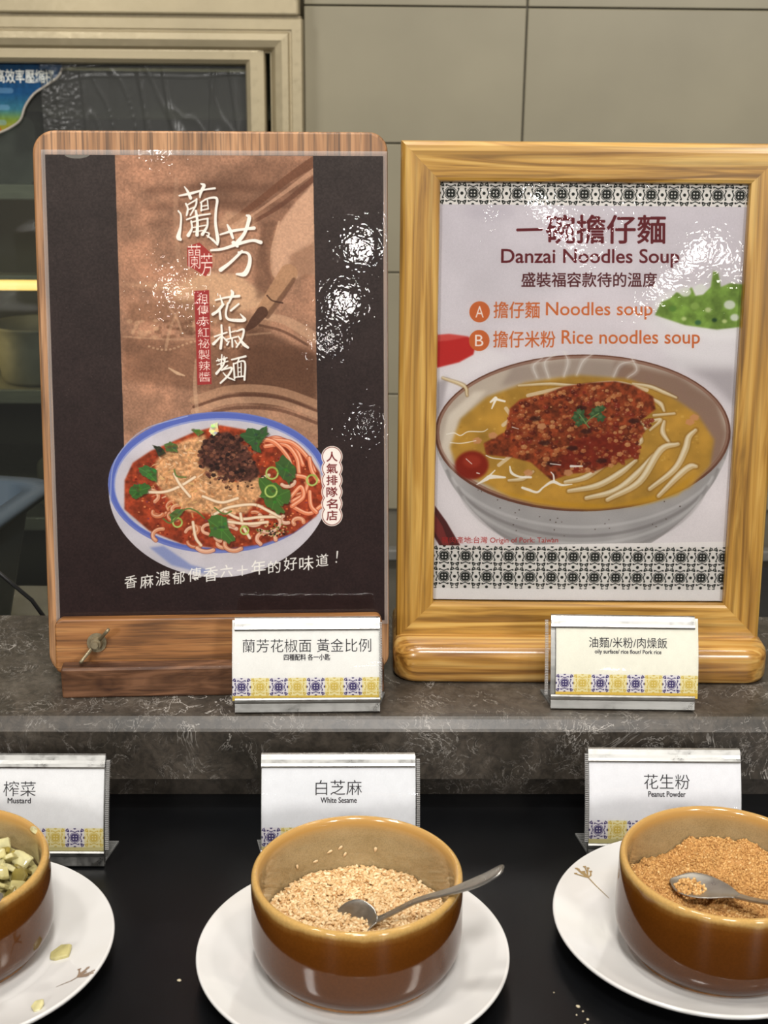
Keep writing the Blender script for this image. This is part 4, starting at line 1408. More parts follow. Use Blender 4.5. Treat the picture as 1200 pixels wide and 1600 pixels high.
rings = [rr_ring(L - .075, Wd - .075, .018, 0), rr_ring(L - .030, Wd - .030, .022, .128), rr_ring(L - .028, Wd - .028, .022, .138), rr_ring(L, Wd, .024, .139), rr_ring(L, Wd, .024, .147),
         rr_ring(L - .036, Wd - .036, .02, .146), rr_ring(L - .080, Wd - .080, .016, .006)]
for a, b in zip(rings[:-1], rings[1:]):
    n = len(a)
    for i in range(n):
        bm.faces.new((a[i], a[(i + 1) % n], b[(i + 1) % n], b[i]))
bm.faces.new(rings[0][::-1])
bm.faces.new(rings[-1])
bm_obj('plastic_tub', bm, tub_m, None, True, loc=(-.448, 1.062, -.050), rot=(0, 0, R(-12)),
       label='blue grey rectangular plastic tub on the rear worktop left of the menu board', cat='tub')
v, f = tube([(-.34, .936, .100), (-.30, .937, .098), (-.262, .938, .088), (-.240, .939, .066), (-.225, .940, .040), (-.215, .943, .0), (-.20, .950, -.034), (-.18, .960, -.0478), (-.12, 1.0, -.0478)], .0017, 8)
mesh_obj('black_cable', v, f, plain('cable_black', col(26, 26, 26), .35), None, True, label='thin black cable drooping past the tub down behind the menu board', cat='cable')

# ------------------------------------------------------------------ clipboard with the dark menu
TA = R(-11.8)
cb = empty('menu_board_stand', (-.089, .7935, .061), R(2.5), label='oak menu board with rounded corners clamped in a walnut block on the marble ledge', cat='menu board')
PL = Vector((0, .0335, .040))      # origin of the tilted plane in stand coordinates
bm_obj('back_board', rounded_slab_bm(-.1105, .1105, -.037, .3085, .0006, .0095, (.014, .010, .012, .014)), M['oak_v'], cb, loc=PL, rot=(TA, 0, 0))
rail = bm_obj('clamp_rail', rounded_slab_bm(-.1040, .1050, -.0325, .0025, -.0130, -.0015, (.004, .004, .004, .005), bev=.0012), M['oak_h'], cb, loc=PL, rot=(TA, 0, 0))
# base block with a sloped slot (front half and rear half)
bm_obj('base_block', box_bm(-.0985, .1055, 0, .0115, 0, .0205, .0014, 2), M['walnut'], cb)
bm_obj('base_block', box_bm(-.0985, .1055, .041, .070, 0, .0205, .0014, 2), M['walnut'], cb)
bm_obj('slot_floor', box_bm(-.0965, .1035, .0112, .0412, 0, .0018), M['walnut'], cb)
# wing nut
wn = empty('wing_nut', PL, parent=cb)
wn.rotation_euler = (TA, 0, 0)
cx, cz = -.0775, -.0125
bm = bmesh.new()
for (r1, r2, y0, y1) in ((.0062, .0062, -.0145, -.0131), (.0042, .0034, -.0195, -.0145), (.0021, .0021, -.0235, -.0190)):
    bmesh.ops.create_cone(bm, cap_ends=True, segments=20, radius1=r2, radius2=r1, depth=abs(y1 - y0), matrix=Matrix.Translation((cx, (y0 + y1) / 2, cz)) @ Matrix.Rotation(-PI / 2, 4, 'X'))
bm_obj('nut', bm, M['dark_steel'], wn)
for sgn in (1, -1):
    a = R(49)
    d = Vector((math.cos(a), 0, math.sin(a))) * sgn
    nrm = Vector((-math.sin(a), 0, math.cos(a)))
    bm = bmesh.new()
    st_ = [(.0028, .0016, -.0165, .0012), (.0060, .0020, -.0190, .0011), (.0100, .0032, -.0220, .0010), (.0130, .0030, -.0235, .0010), (.0145, .0012, -.0240, .0009)]
    prev = None
    for (s_, hh, y, th) in st_:
        c_ = Vector((cx, y, cz)) + d * s_
        cur = [bm.verts.new(c_ + Vector((0, oy * hh, 0)) + nrm * (ox * th)) for ox, oy in ((-1, -1), (1, -1), (1, 1), (-1, 1))]
        if prev:
            for i in range(4):
                bm.faces.new((prev[i], prev[(i + 1) % 4], cur[(i + 1) % 4], cur[i]))
        else:
            bm.faces.new(cur[::-1])
        prev = cur
    bm.faces.new(prev)
    bmesh.ops.bevel(bm, geom=bm.edges[:], offset=.0004, segments=1, affect='EDGES')
    bm_obj('wing', bm, M['dark_steel'], wn, True)


def sheet(name, x0, x1, z0, z1, y, m, parent, loc, rot, curve=None, nx=24, nz=24, thick=0.0, **k):
    v, f, uv = [], [], []
    for j in range(nz + 1):
        for i in range(nx + 1):
            u, t = i / nx, j / nz
            x, z = x0 + (x1 - x0) * u, z0 + (z1 - z0) * t
            yy = y + (curve(u, t) if curve else 0)
            v.append((x, yy, z))
            uv.append((u, t))
    for j in range(nz):
        for i in range(nx):
            a = j * (nx + 1) + i
            f.append((a, a + 1, a + nx + 2, a + nx + 1))
    o = mesh_obj(name, v, f, m, parent, True, loc, rot, **k)
    ul = o.data.uv_layers.new(name='UVMap')
    idx = np.empty(len(o.data.loops), np.int32)
    o.data.loops.foreach_get('vertex_index', idx)
    ul.data.foreach_set('uv', np.array(uv, np.float32)[idx].ravel())
    if thick:
        md = o.modifiers.new('thick', 'SOLIDIFY')
        md.thickness = thick
        md.offset = -1
    return o


p1 = image_mat('dark_menu_print', make_print1(), .45)
ms = empty('laminated_menu', cb.matrix_basis @ PL, 0, label='dark brown laminated menu sheet with a red noodle bowl, clamped to the oak board', cat='menu')
ms.rotation_euler = (Matrix.Rotation(R(2.5), 3, 'Z') @ Matrix.Rotation(TA, 3, 'X')).to_euler()
XO = .0025
wav = lambda u, t: -.0004 * math.sin(u * 5) * math.sin(t * 7)
sheet('print', -.105 + XO, .105 + XO, -.0035, .2935, -.0004, p1, ms, None, None)
sheet('laminate_border', -.1075 + XO, .1075 + XO, -.0060, .2965, -.0002, M['laminate_edge'], ms, None, None, None, 1, 1)
sheet('laminate', -.1075 + XO, .1075 + XO, -.0060, .2965, -.0011, M['laminate'], ms, None, None, wav)

# ------------------------------------------------------------------ pine frame with the light menu
TF = R(-6.6)
fo = Vector((.1450, .8370, .106))
pf = empty('pine_photo_frame', (.1450, .8120, .061), R(-.6), label='varnished pine frame on a thick rounded base holding the white noodle soup menu', cat='picture frame')
FL = Vector((0, .0250, .045))
prof_f = [(0, .019), (0, .003), (.0008, .0010), (.0028, -.0003), (.006, -.0006), (.022, .0000), (.0238, .0006), (.0245, .0022), (.0245, .0075), (.0245, .019)]
fx = .1205
rails = ring('frame', -fx, fx, -.0235, .2955, prof_f, None, pf, (0, 0, 0), ('frame_side', 'frame_top', 'frame_side', 'frame_bottom'), (M['pine_v'], M['pine_h']))
for o in rails:
    o.location = FL
    o.rotation_euler = (TF, 0, 0)
p2 = image_mat('light_menu_print', make_print2(), .42)
CX = 0.0
crv = lambda u, t: -.0012 * math.sin(u * PI) * (1 - t) ** 2 - .0008 * max(0, u - .9) * 10 * .3
sheet('print', -.1015, .1015, .0018, .2762, .0062, p2, pf, FL, (TF, 0, 0), crv)
sheet('laminate', -.1010, .1010, .0008, .2845, .0052, M['laminate'], pf, FL, (TF, 0, 0), lambda u, t: crv(u, t) - .0005 * math.sin(u * 9) * math.sin(t * 8))
bm_obj('backing_panel', box_bm(-.105, .105, .0095, .0125, -.010, .285), M['backing'], pf, loc=FL, rot=(TF, 0, 0))
bmb = bmesh.new()


def rrect(x0, x1, y0, y1, r, z, bm, n=8):
    out = []
    for cx, cy, a0, rr in ((x1 - r, y1 - .004, 0, .004), (x0 + r, y1 - .004, 90, .004), (x0 + r, y0 + r, 180, r), (x1 - r, y0 + r, 270, r)):
        for i in range(n + 1):
            a = R(a0 + 90 * i / n)
            if rr < r:
                cxx = x1 - rr if a0 == 0 else x0 + rr
            else:
                cxx = cx
            out.append(bm.verts.new((cxx + rr * math.cos(a), cy + rr * math.sin(a), z)))
    return out


rg = []
for (ins, z) in ((.0035, 0), (.001, .0012), (0, .004), (0, .0165), (.0008, .0205), (.0028, .0232), (.0058, .0245), (.010, .0248)):
    rg.append(rrect(-.1225 + ins, .1235 - ins, -.0015 + ins, .075, .016 - ins * .3, z, bmb))
for a, b in zip(rg[:-1], rg[1:]):
    n = len(a)
    for i in range(n):
        bmb.faces.new((a[i], a[(i + 1) % n], b[(i + 1) % n], b[i]))
bmb.faces.new(rg[0][::-1])
bmb.faces.new(rg[-1])
bo = bm_obj('base', bmb, M['pine_base'], pf, True)
# slot: the frame's foot sits just on the base; nudge base top under the frame
# ------------------------------------------------------------------ counter cards
rib_m = M['clear_plastic']


def holder(name, loc, rz, Sl, tilt, card, card_h, s_lo, label, W=90.0, cdx=0.0, cw=90.0, sleeve_side=1, sl_ext=2.0):
    root = empty(name, loc, rz, label=label, cat='label holder', group='aluminium name card holders')
    k = .001
    tr = (-tilt, 0, 0)

    def bow(s_):
        return -3.0 * math.sin(PI * min(1, max(0, s_ / Sl))) * k

    def extr(nm, pf_, x0, x1, m, smooth=False, **kw):
        bm = bmesh.new()
        a = [bm.verts.new((x0 * k, n_ * k, s_ * k)) for s_, n_ in pf_]
        b = [bm.verts.new((x1 * k, n_ * k, s_ * k)) for s_, n_ in pf_]
        n = len(pf_)
        for i in range(n):
            j = (i + 1) % n
            bm.faces.new((a[i], a[j], b[j], b[i]))
        bm.faces.new(a[::-1])
        bm.faces.new(b)
        return bm_obj(nm, bm, m, root, rot=tr, **kw)
    # back plate (bowed)
    front = [(s_, bow(s_) / k + .6) for s_ in np.linspace(.3, Sl - .5, 14)]
    back = [(s_, n_ + 1.0) for s_, n_ in front[::-1]]
    extr('back_plate', front + back, -W / 2, W / 2, M['alu'])
    # lower lip: channel with rounded upper edge
    f0 = -1.0
    lip = [(0, .6), (0, f0 - 1.6), (.5, f0 - 2.2), (5.6, f0 - 2.4), (6.6, f0 - 3.2), (8.0, f0 - 3.5), (9.0, f0 - 2.9), (9.2, f0 - 1.9), (8.4, f0 - 1.3), (6.4, f0 - 1.6), (1.2, f0 - 1.0), (1.0, .6)]
    extr('lower_lip', lip, -W / 2, W / 2, M['alu'])
    T_ = Sl
    up = [(T_, .8), (T_ + .2, -.8), (T_ - .6, -2.0), (T_ - 3.5, -2.8), (T_ - 5.6, -3.2), (T_ - 7.2, -3.7), (T_ - 8.2, -3.3), (T_ - 8.4, -2.4), (T_ - 7.4, -2.1), (T_ - 3.8, -1.7), (T_ - 1.2, -.9), (T_ - 1.0, .8)]
    extr('upper_lip', up, -W / 2, W / 2, M['alu'])
    # foot reaching back on the counter
    bm = bmesh.new()
    pr = [(-W / 2 + 1, .5), (W / 2 - 1, .5), (W / 2 + 4, 24.0), (-W / 2 - 4, 24.0)]
    a = [bm.verts.new((x * k, y * k, .0002)) for x, y in pr]
    b = [bm.verts.new((x * k, y * k, .0014)) for x, y in pr]
    for i in range(4):
        bm.faces.new((a[i], a[(i + 1) % 4], b[(i + 1) % 4], b[i]))
    bm.faces.new(a[::-1])
    bm.faces.new(b)
    for i in range(12):
        yb = 3 + i * 1.75
        xw = W / 2 - 1 + 5 * yb / 24.0 - .3
        box_bm(-xw * k, xw * k, yb * k, (yb + .8) * k, .0013, .0019, bm=bm)
    bm_obj('foot', bm, M['foot_plastic'], root, label='ribbed foot')
    # card
    c = sheet('card', (cdx - cw / 2) * k, (cdx + cw / 2) * k, s_lo * k, (s_lo + card_h) * k, 0, card, root, None, tr,
              lambda u, t: bow(s_lo + t * card_h) - .0008, 8, 16)
    # sleeve with a ribbed edge strip
    x0, x1 = (cdx - cw / 2 - (sl_ext if sleeve_side < 0 else .5)), (cdx + cw / 2 + (sl_ext if sleeve_side > 0 else .5))
    sheet('clear_sleeve', x0 * k, x1 * k, (s_lo + 1) * k, (s_lo + card_h - 1) * k, 0, M['sleeve'], root, None, tr,
          lambda u, t: bow(s_lo + t * card_h) - .0013, 8, 16)
    bm = bmesh.new()
    xe = x1 if sleeve_side > 0 else x0
    for i in range(46):
        s_ = s_lo + 1.5 + i * (card_h - 3) / 46
        box_bm((xe - 1.0) * k, (xe + 1.0) * k, bow(s_) - .0022, bow(s_) + .0004, s_ * k, (s_ + .6) * k, bm=bm)
    e = bm_obj('ribbed_edge', bm, rib_m, root, rot=tr)
    e['kind'] = 'stuff'
    return root


TL_ = R(20)
YT = R(-1.1)
ca, ch = make_card(59, '蘭芳花椒面 黃金比例', 78, 8.2, 41.5, '四種配料 各一小匙', 28, 3.6, 34.3, 21.6, 10, 7.5, dx=.3)
holder('card_holder', (-.0315, .7715, .061), R(1.2), 59, TL_, image_mat('card_print_a', ca, .3), ch, 7.5,
       'white name card in aluminium holder in front of the walnut block', cdx=-.6, cw=92, sleeve_side=1, sl_ext=0)
ca, ch = make_card(59, '油麵/米粉/肉燥飯', 49.5, 6.6, 42, 'oily surface/ rice flour/ Pork rice', 42, 3.0, 36, 22.0, 10, 7.5, dx=.5, tint=(232, 230, 216), yel=(222, 190, 86), main_off=0)
holder('card_holder', (.1655, .7755, .061), R(-1.6), 59, TL_, image_mat('card_print_b', ca, .3), ch, 7.5,
       'white name card in aluminium holder in front of the pine frame', cdx=2.6, cw=89, sleeve_side=-1, sl_ext=6)
ca, ch = make_card(65, '榨菜', 19, 8.6, 45, 'Mustard', 13.5, 2.8, 38.2, 22.3, 10, 8.5, dx=-4.5, tint=(226, 226, 226), yel=(206, 196, 140))
holder('card_holder', (-.1925, .6960, 0), R(-.5), 65, TL_, image_mat('card_print_c', ca, .3), ch, 8.5,
       'white mustard name card in aluminium holder behind the bowl at the left edge', cdx=0, cw=89, sleeve_side=1, sl_ext=2.2)
ca, ch = make_card(65, '白芝麻', 27, 8.6, 45.2, 'White Sesame', 21, 2.9, 38.0, 22.0, 10, 8.5, tint=(226, 227, 229), yel=(206, 196, 140))
holder('card_holder', (-.0115, .6970, 0), R(.3), 65, TL_, image_mat('card_print_d', ca, .3), ch, 8.5,
       'white sesame name card in aluminium holder behind the centre bowl', cdx=0.3, cw=90, sleeve_side=1, sl_ext=1.5)
ca, ch = make_card(65, '花生粉', 27, 8.6, 45.6, 'Peanut Powder', 22, 2.9, 38.4, 22.6, 10, 8.5, dx=1.0, tint=(228, 228, 230), yel=(206, 196, 140))
holder('card_holder', (.1810, .7030, 0), R(-.8), 65, TL_, image_mat('card_print_e', ca, .3), ch, 8.5,
       'white peanut name card in aluminium holder behind the bowl at the right', cdx=0.5, cw=90, sleeve_side=-1, sl_ext=1.5)


# ------------------------------------------------------------------ plates and bowls
def china():
    t = NT('white_china')
    n = t.noise(t.coord(), 30, 2)
    r = t.ramp(n, [(.3, col(206, 204, 200)), (.7, col(216, 214, 211))])
    t.l(r, 0, t.b, 'Base Color')
    t.set(Roughness=.12)
    t.b.inputs['Coat Weight'].default_value = .6
    t.b.inputs['Coat Roughness'].default_value = .05
    return t.m


M['china'] = china()


def glaze():
    t = NT('brown_glaze')
    tc = t.n('ShaderNodeTexCoord')
    sp = t.n('ShaderNodeSeparateXYZ')
    t.l(tc, 'Object', sp, 0)
    nz = t.noise(t.coord((1, 1, .35)), 45, 4, .6)
    ad = t.n('ShaderNodeMath', _operation='MULTIPLY_ADD')
    ad.inputs[1].default_value = .006
    t.l(nz, 0, ad, 0)
    t.l(sp, 'Z', ad, 2)
    mr = t.n('ShaderNodeMapRange')
    mr.inputs['From Min'].default_value = 0
    mr.inputs['From Max'].default_value = .0545
    t.l(ad, 0, mr, 0)
    r = t.ramp(mr, [(.0, col(168, 132, 88)), (.075, col(150, 104, 58)), (.12, col(66, 36, 18)), (.30, col(78, 42, 12)), (.72, col(92, 50, 12)), (.87, col(106, 60, 16)), (.925, col(130, 86, 36)), (.96, col(188, 150, 88))])
    n2 = t.noise(t.coord(), 900, 2)
    r2 = t.ramp(n2, [(.4, (.92,) * 3), (.6, (1.04,) * 3)])
    mx = t.mix(r, r2, 1.0, 'MULTIPLY')
    t.l(mx, 2, t.b, 'Base Color')
    t.set(Roughness=.07)
    t.b.inputs['IOR'].default_value = 1.45
    t.bump(t.noise(t.coord((1, 1, .2)), 90, 2), .05, .0006)
    return t.m


def inner_glaze():
    t = NT('inner_glaze')
    n = t.noise(t.coord(), 60, 5, .6)
    n2 = t.noise(t.coord(), 1400, 2)
    r = t.ramp(n, [(.3, col(150, 130, 92)), (.7, col(168, 148, 110))])
    r2 = t.ramp(n2, [(.35, (.84,) * 3), (.6, (1.03,) * 3)])
    tc = t.n('ShaderNodeTexCoord')
    sp = t.n('ShaderNodeSeparateXYZ')
    t.l(tc, 'Object', sp, 0)
    mr = t.n('ShaderNodeMapRange')
    mr.inputs['From Min'].default_value = .040
    mr.inputs['From Max'].default_value = .0505
    t.l(sp, 'Z', mr, 0)
    mx = t.mix(r, r2, 1.0, 'MULTIPLY')
    rz_ = t.ramp(mr, [(.0, (0, 0, 0)), (.45, (.25,) * 3), (.8, (1,) * 3)])
    m2 = t.mix([mx, 2], col(184, 142, 80), rz_)
    t.l(m2, 2, t.b, 'Base Color')
    t.set(Roughness=.16)
    t.b.inputs['Coat Weight'].default_value = .6
    t.b.inputs['Coat Roughness'].default_value = .06
    return t.m


M['glaze'] = glaze()
M['inner'] = inner_glaze()
PLATE = smooth_prof([(0, .0032), (.040, .0032), (.0430, .0005), (.0450, .0), (.0465, .0008), (.050, .0035), (.066, .0080), (.0788, .0118), (.0803, .0130), (.0806, .0144), (.0796, .0152), (.0780, .0146), (.066, .0110), (.0565, .0090), (.0525, .0084), (.0500, .0079), (.030, .0076), (0, .0076)], 2)
BOWL_OUT = smooth_prof([(.0, .0015), (.042, .0015), (.0428, .0), (.0452, .0), (.0460, .0010), (.0462, .0024), (.0478, .0036), (.0512, .0075), (.0532, .0115), (.0540, .0165), (.0541, .0260), (.0539, .0400), (.0537, .0480), (.0535, .0502), (.0524, .0514), (.0510, .0514)], 2)
BOWL_IN = smooth_prof([(.0510, .0514), (.0498, .0505), (.0490, .0470), (.0488, .0380), (.0484, .0220), (.0460, .0120), (.0380, .0060), (.015, .0046), (0, .0045)], 2)


def z_plate(r):
    pts = [p for p in PLATE[len(PLATE) // 2:]][::-1]
    return float(np.interp(r, [p[0] for p in pts], [p[1] for p in pts]))


pv, pfc = lathe(PLATE, 128)
plate0 = mesh_obj('saucer_plate', pv, pfc, M['china'], None, True)
ov, of = lathe(BOWL_OUT, 128)
iv, if_ = lathe(BOWL_IN, 128)


def bowl(x, y, z, label):
    r_ = empty('stoneware_bowl', (x, y, z), label=label, cat='bowl', group='brown glazed condiment bowls')
    if not hasattr(bowl, 'a'):
        bowl.a = mesh_obj('outer_wall', ov, of, M['glaze'], r_, True)
        bowl.b = mesh_obj('inner_wall', iv, if_, M['inner'], r_, True)
    else:
        for q in (bowl.a, bowl.b):
            c = q.copy()
            C.objects.link(c)
            c.parent = r_
    return r_


ZB = .0078
PL_POS = [(-.2072, .6040), (-.0022, .5985), (.1855, .6245)]
BW_POS = [(-.2125, .6100), (-.0003, .6010), (.1895, .6110)]
plab = ['white saucer plate under the bowl of chopped mustard at the left edge', 'white saucer plate under the sesame bowl in the centre', 'white saucer plate under the peanut powder bowl at the right']
blab = ['brown glazed bowl holding chopped preserved mustard, cut off by the left edge', 'brown glazed bowl holding white sesame seeds in the centre', 'brown glazed bowl holding tan peanut powder at the right']
plates = []
for i, (x, y) in enumerate(PL_POS):
    o = plate0 if i == 0 else plate0.copy()
    if i:
        C.objects.link(o)
    o.location = (x, y, 0)
    put(o, label=plab[i], cat='plate', group='white saucer plates')
    plates.append(o)
for i, (x, y) in enumerate(BW_POS):
    bowl(x, y, ZB, blab[i])


# printed sprigs on the plates
def sprig(parent, px, py, pts, flower, c):
    v, f = [], []

    def ribbon(P, w_):
        P = [Vector(p) for p in P]
        b0 = len(v)
        for i, p in enumerate(P):
            d = (P[min(i + 1, len(P) - 1)] - P[max(i - 1, 0)]).normalized()
            n_ = Vector((-d.y, d.x))
            for s_ in (-1, 1):
                q = p + n_ * s_ * w_[i] / 2
                rr = math.hypot(q.x - px, q.y - py)
                v.append((q.x - px, q.y - py, z_plate(rr) + .00025))
        for i in range(len(P) - 1):
            a = b0 + 2 * i
            f.append((a, a + 1, a + 3, a + 2))
    ribbon(pts, np.interp(np.linspace(0, 1, len(pts)), [0, 1], [.0008, .0003]))
    g = random.Random(5)
    fx_, fy_ = flower
    d0 = Vector(pts[0]) - Vector(pts[1])
    ang = math.atan2(d0.y, d0.x)
    for k in range(9):
        a = ang + g.uniform(-1.0, 1.0)
        L_ = g.uniform(.003, .0085)
        e = (fx_ + L_ * math.cos(a), fy_ + L_ * math.sin(a))
        ribbon([(fx_, fy_), ((fx_ + e[0]) / 2 + g.uniform(-.0008, .0008), (fy_ + e[1]) / 2), e], [.0005, .0011, .0007])
        ribbon([(e[0] - .0009, e[1]), (e[0] + .0009, e[1] + .0006)], [.0010, .0010])
    mesh_obj('printed_sprig', v, f, plain('sprig_print', c, .3), parent, label='small brown printed flower sprig')


sprig(plates[2], *PL_POS[2], [(.1300, .6648), (.1330, .6600), (.1365, .6548), (.1393, .6502)], (.1300, .6648), col(158, 132, 88))
sprig(plates[0], *PL_POS[0], [(-.1400, .5772), (-.1425, .5750), (-.1460, .5738), (-.1494, .5722)], (-.1400, .5772), col(140, 118, 98))

# ------------------------------------------------------------------ contents
# sesame
bx, by = BW_POS[1]
bz = ZB


def sheight(x, y):
    r_ = math.hypot(x, y)
    return .0215 + .0035 * (1 - (r_ / .049) ** 2) + .0012 * mnoise.noise(Vector((x * 60, y * 60, 0)))


seed_m = NT('sesame')
oi = seed_m.n('ShaderNodeAttribute')
oi.attribute_name = 'tone'
r_ = seed_m.ramp(oi, [(0, col(176, 128, 74)), (.35, col(208, 168, 116)), (.7, col(222, 190, 142)), (1, col(234, 210, 168))], out=2)
seed_m.l(r_, 0, seed_m.b, 'Base Color')
seed_m.set(Roughness=.4)
nlat, nlon = 4, 6
tv = []
for i in range(nlat + 1):
    t = PI * i / nlat
    for j in range(nlon):
        a = 2 * PI * j / nlon
        k = math.sin(t)
        x = -math.cos(t)
        k *= (1 - .32 * x)
        tv.append((x * .00165, k * math.cos(a) * .00100, k * math.sin(a) * .00062))
tv = np.array(tv)
tf = []
for i in range(nlat):
    for j in range(nlon):
        a, b = i * nlon + j, i * nlon + (j + 1) % nlon
        tf.append((a, b, b + nlon, a + nlon))
tf = np.array(tf)


def rotmats(n, tiltmax, g):
    yaw = g.uniform(0, 2 * PI, n)
    ti = g.uniform(-tiltmax, tiltmax, n)
    ro = g.uniform(-PI, PI, n) * .35
    cy_, sy_, ct, st__, cr, sr = np.cos(yaw), np.sin(yaw), np.cos(ti), np.sin(ti), np.cos(ro), np.sin(ro)
    Z = np.zeros(n)
    O = np.ones(n)
    Rz = np.stack([np.stack([cy_, -sy_, Z], -1), np.stack([sy_, cy_, Z], -1), np.stack([Z, Z, O], -1)], 1)
    Ry = np.stack([np.stack([ct, Z, st__], -1), np.stack([Z, O, Z], -1), np.stack([-st__, Z, ct], -1)], 1)
    Rx = np.stack([np.stack([O, Z, Z], -1), np.stack([Z, cr, -sr], -1), np.stack([Z, sr, cr], -1)], 1)
    return Rz @ Ry @ Rx


def scatter(name, tv, tf, pos, rots, scl, tone, m, loc, extra=None, **k):
    n = len(pos)
    V = np.einsum('nij,vj->nvi', rots, tv) * scl[:, None, None] + pos[:, None, :]
    V = V.reshape(-1, 3)
    F = (tf[None] + (np.arange(n) * len(tv))[:, None, None]).reshape(-1, tf.shape[1])
    T = np.repeat(tone, len(tv))
    if extra is not None:
        ev, ef, et = extra
        F = [tuple(q) for q in F] + [tuple(np.array(q) + len(V)) for q in ef]
        V = np.vstack([V, ev])
        T = np.append(T, np.full(len(ev), et))
    else:
        F = [tuple(q) for q in F]
    me = bpy.data.meshes.new(name)
    me.from_pydata(V.tolist(), [], F)
    me.polygons.foreach_set('use_smooth', [True] * len(me.polygons))
    at = me.attributes.new('tone', 'FLOAT', 'POINT')
    at.data.foreach_set('value', T.astype(np.float32))
    me.materials.append(m)
    o = bpy.data.objects.new(name, me)
    o.location = loc
    return put(o, **k)


def disc(hf, rad, nr=30, na=60):
    v = [(0, 0, hf(0, 0))]
    f = []
    for i in range(1, nr + 1):
        for j in range(na):
            a = 2 * PI * j / na
            rr = rad * i / nr
            v.append((rr * math.cos(a), rr * math.sin(a), hf(rr * math.cos(a), rr * math.sin(a))))
    for j in range(na):
        f.append((0, 1 + j, 1 + (j + 1) % na))
    for i in range(nr - 1):
        for j in range(na):
            a = 1 + i * na + j
            b = 1 + i * na + (j + 1) % na
            f.append((a, a + na, b + na, b))
    return v, f


N = 6200
rr = .0470 * np.sqrt(rng.random(N))
aa = rng.uniform(0, 2 * PI, N)
px, py = rr * np.cos(aa), rr * np.sin(aa)
pz = np.array([sheight(a, b) for a, b in zip(px, py)]) + rng.uniform(-.0006, .0011, N)
dv, df = disc(lambda x, y: sheight(x, y) - .0008, .0480)
scatter('sesame_seeds', tv, tf, np.stack([px, py, pz], 1), rotmats(N, .45, rng), rng.uniform(.85, 1.12, N), np.clip(rng.normal(.6, .25, N), 0, 1), seed_m.m, (bx, by, bz), (np.array(dv), df, .1),
        label='white sesame seeds heaped in the centre bowl', cat='sesame seeds', kind='stuff')
# a few seeds stuck to the inner wall of the bowl
stuck = bpy.data.meshes.new('sesame_seed')
stuck.from_pydata(tv.tolist(), [], [tuple(q) for q in tf])
stuck.materials.append(plain('pale_seed', col(222, 192, 148), .4))
stuck.polygons.foreach_set('use_smooth', [True] * len(stuck.polygons))
for i, (ang, z) in enumerate(((118, .0290), (108, .0330), (101, .0345), (98, .0300), (78, .0335), (132, .0300))):
    o = bpy.data.objects.new('sesame_seed', stuck)
    rw_ = .0479
    o.location = (bx + rw_ * math.cos(R(ang)), by + rw_ * math.sin(R(ang)), bz + z)
    o.rotation_euler = (R(70), R(20 * i), R(ang + 90))
    put(o, label='single white sesame seed stuck on the inner wall of the centre bowl', cat='seed', group='seeds stuck inside the centre bowl')

# peanut powder
pm = NT('peanut_powder')
oi = pm.n('ShaderNodeAttribute')
oi.attribute_name = 'tone'
r_ = pm.ramp(oi, [(0, col(142, 96, 46)), (.4, col(182, 134, 74)), (.75, col(202, 156, 92)), (1, col(222, 184, 126))], out=2)
pm.l(r_, 0, pm.b, 'Base Color')
pm.set(Roughness=.75)


def pheight(x, y):
    r_ = math.hypot(x, y)
    h = .0318 + .0062 * math.exp(-((x - .006) ** 2 + (y - .026) ** 2) / .0006) + .0050 * math.exp(-((x + .039) ** 2 + (y - .010) ** 2) / .00016)
    h -= .0045 * math.exp(-((x + .013) ** 2 + (y + .004) ** 2) / .0004)
    h -= .0085 * math.exp(-((x + .020) ** 2 + (y - .034) ** 2) / .00022)
    h += .0030 * mnoise.noise(Vector((x * 85, y * 85, 2))) + .0022 * mnoise.noise(Vector((x * 250, y * 250, 4)))
    return h


dv, df = disc(pheight, .0482, 60, 140)
ico = bmesh.new()
bmesh.ops.create_icosphere(ico, subdivisions=1, radius=.00055)
gv = np.array([tuple(q.co * random.uniform(.7, 1.3)) for q in ico.verts])
gf = np.array([[q.index for q in fc.verts] for fc in ico.faces])
ico.free()
N = 13000
rr = .0478 * np.sqrt(rng.random(N))
aa = rng.uniform(0, 2 * PI, N)
px, py = rr * np.cos(aa), rr * np.sin(aa)
pz = np.array([pheight(a, b) for a, b in zip(px, py)]) + rng.uniform(-.0002, .0004, N)
px0, py0 = BW_POS[2]
# crumbs dusted on the spoon's bowl
scatter('peanut_powder', gv, gf, np.stack([px, py, pz], 1), rotmats(N, 1.5, rng), rng.uniform(.5, 1.5, N), np.clip(rng.normal(.55, .22, N), 0, 1), pm.m, (px0, py0, ZB), (np.array(dv), df, .35),
        label='tan ground peanut powder heaped in the bowl at the right', cat='peanut powder', kind='stuff')

# chopped preserved mustard
mustard_m = []
for nm, c_ in (('mustard_pale', (184, 174, 118)), ('mustard_cream', (196, 188, 138)), ('mustard_green', (160, 142, 64)), ('mustard_olive', (126, 112, 54))):
    mustard_m.append(plain(nm, col(*c_), .3, nscale=160, var=.12, bump=.15, Subsurface_Weight=.0, Coat_Weight=.4))


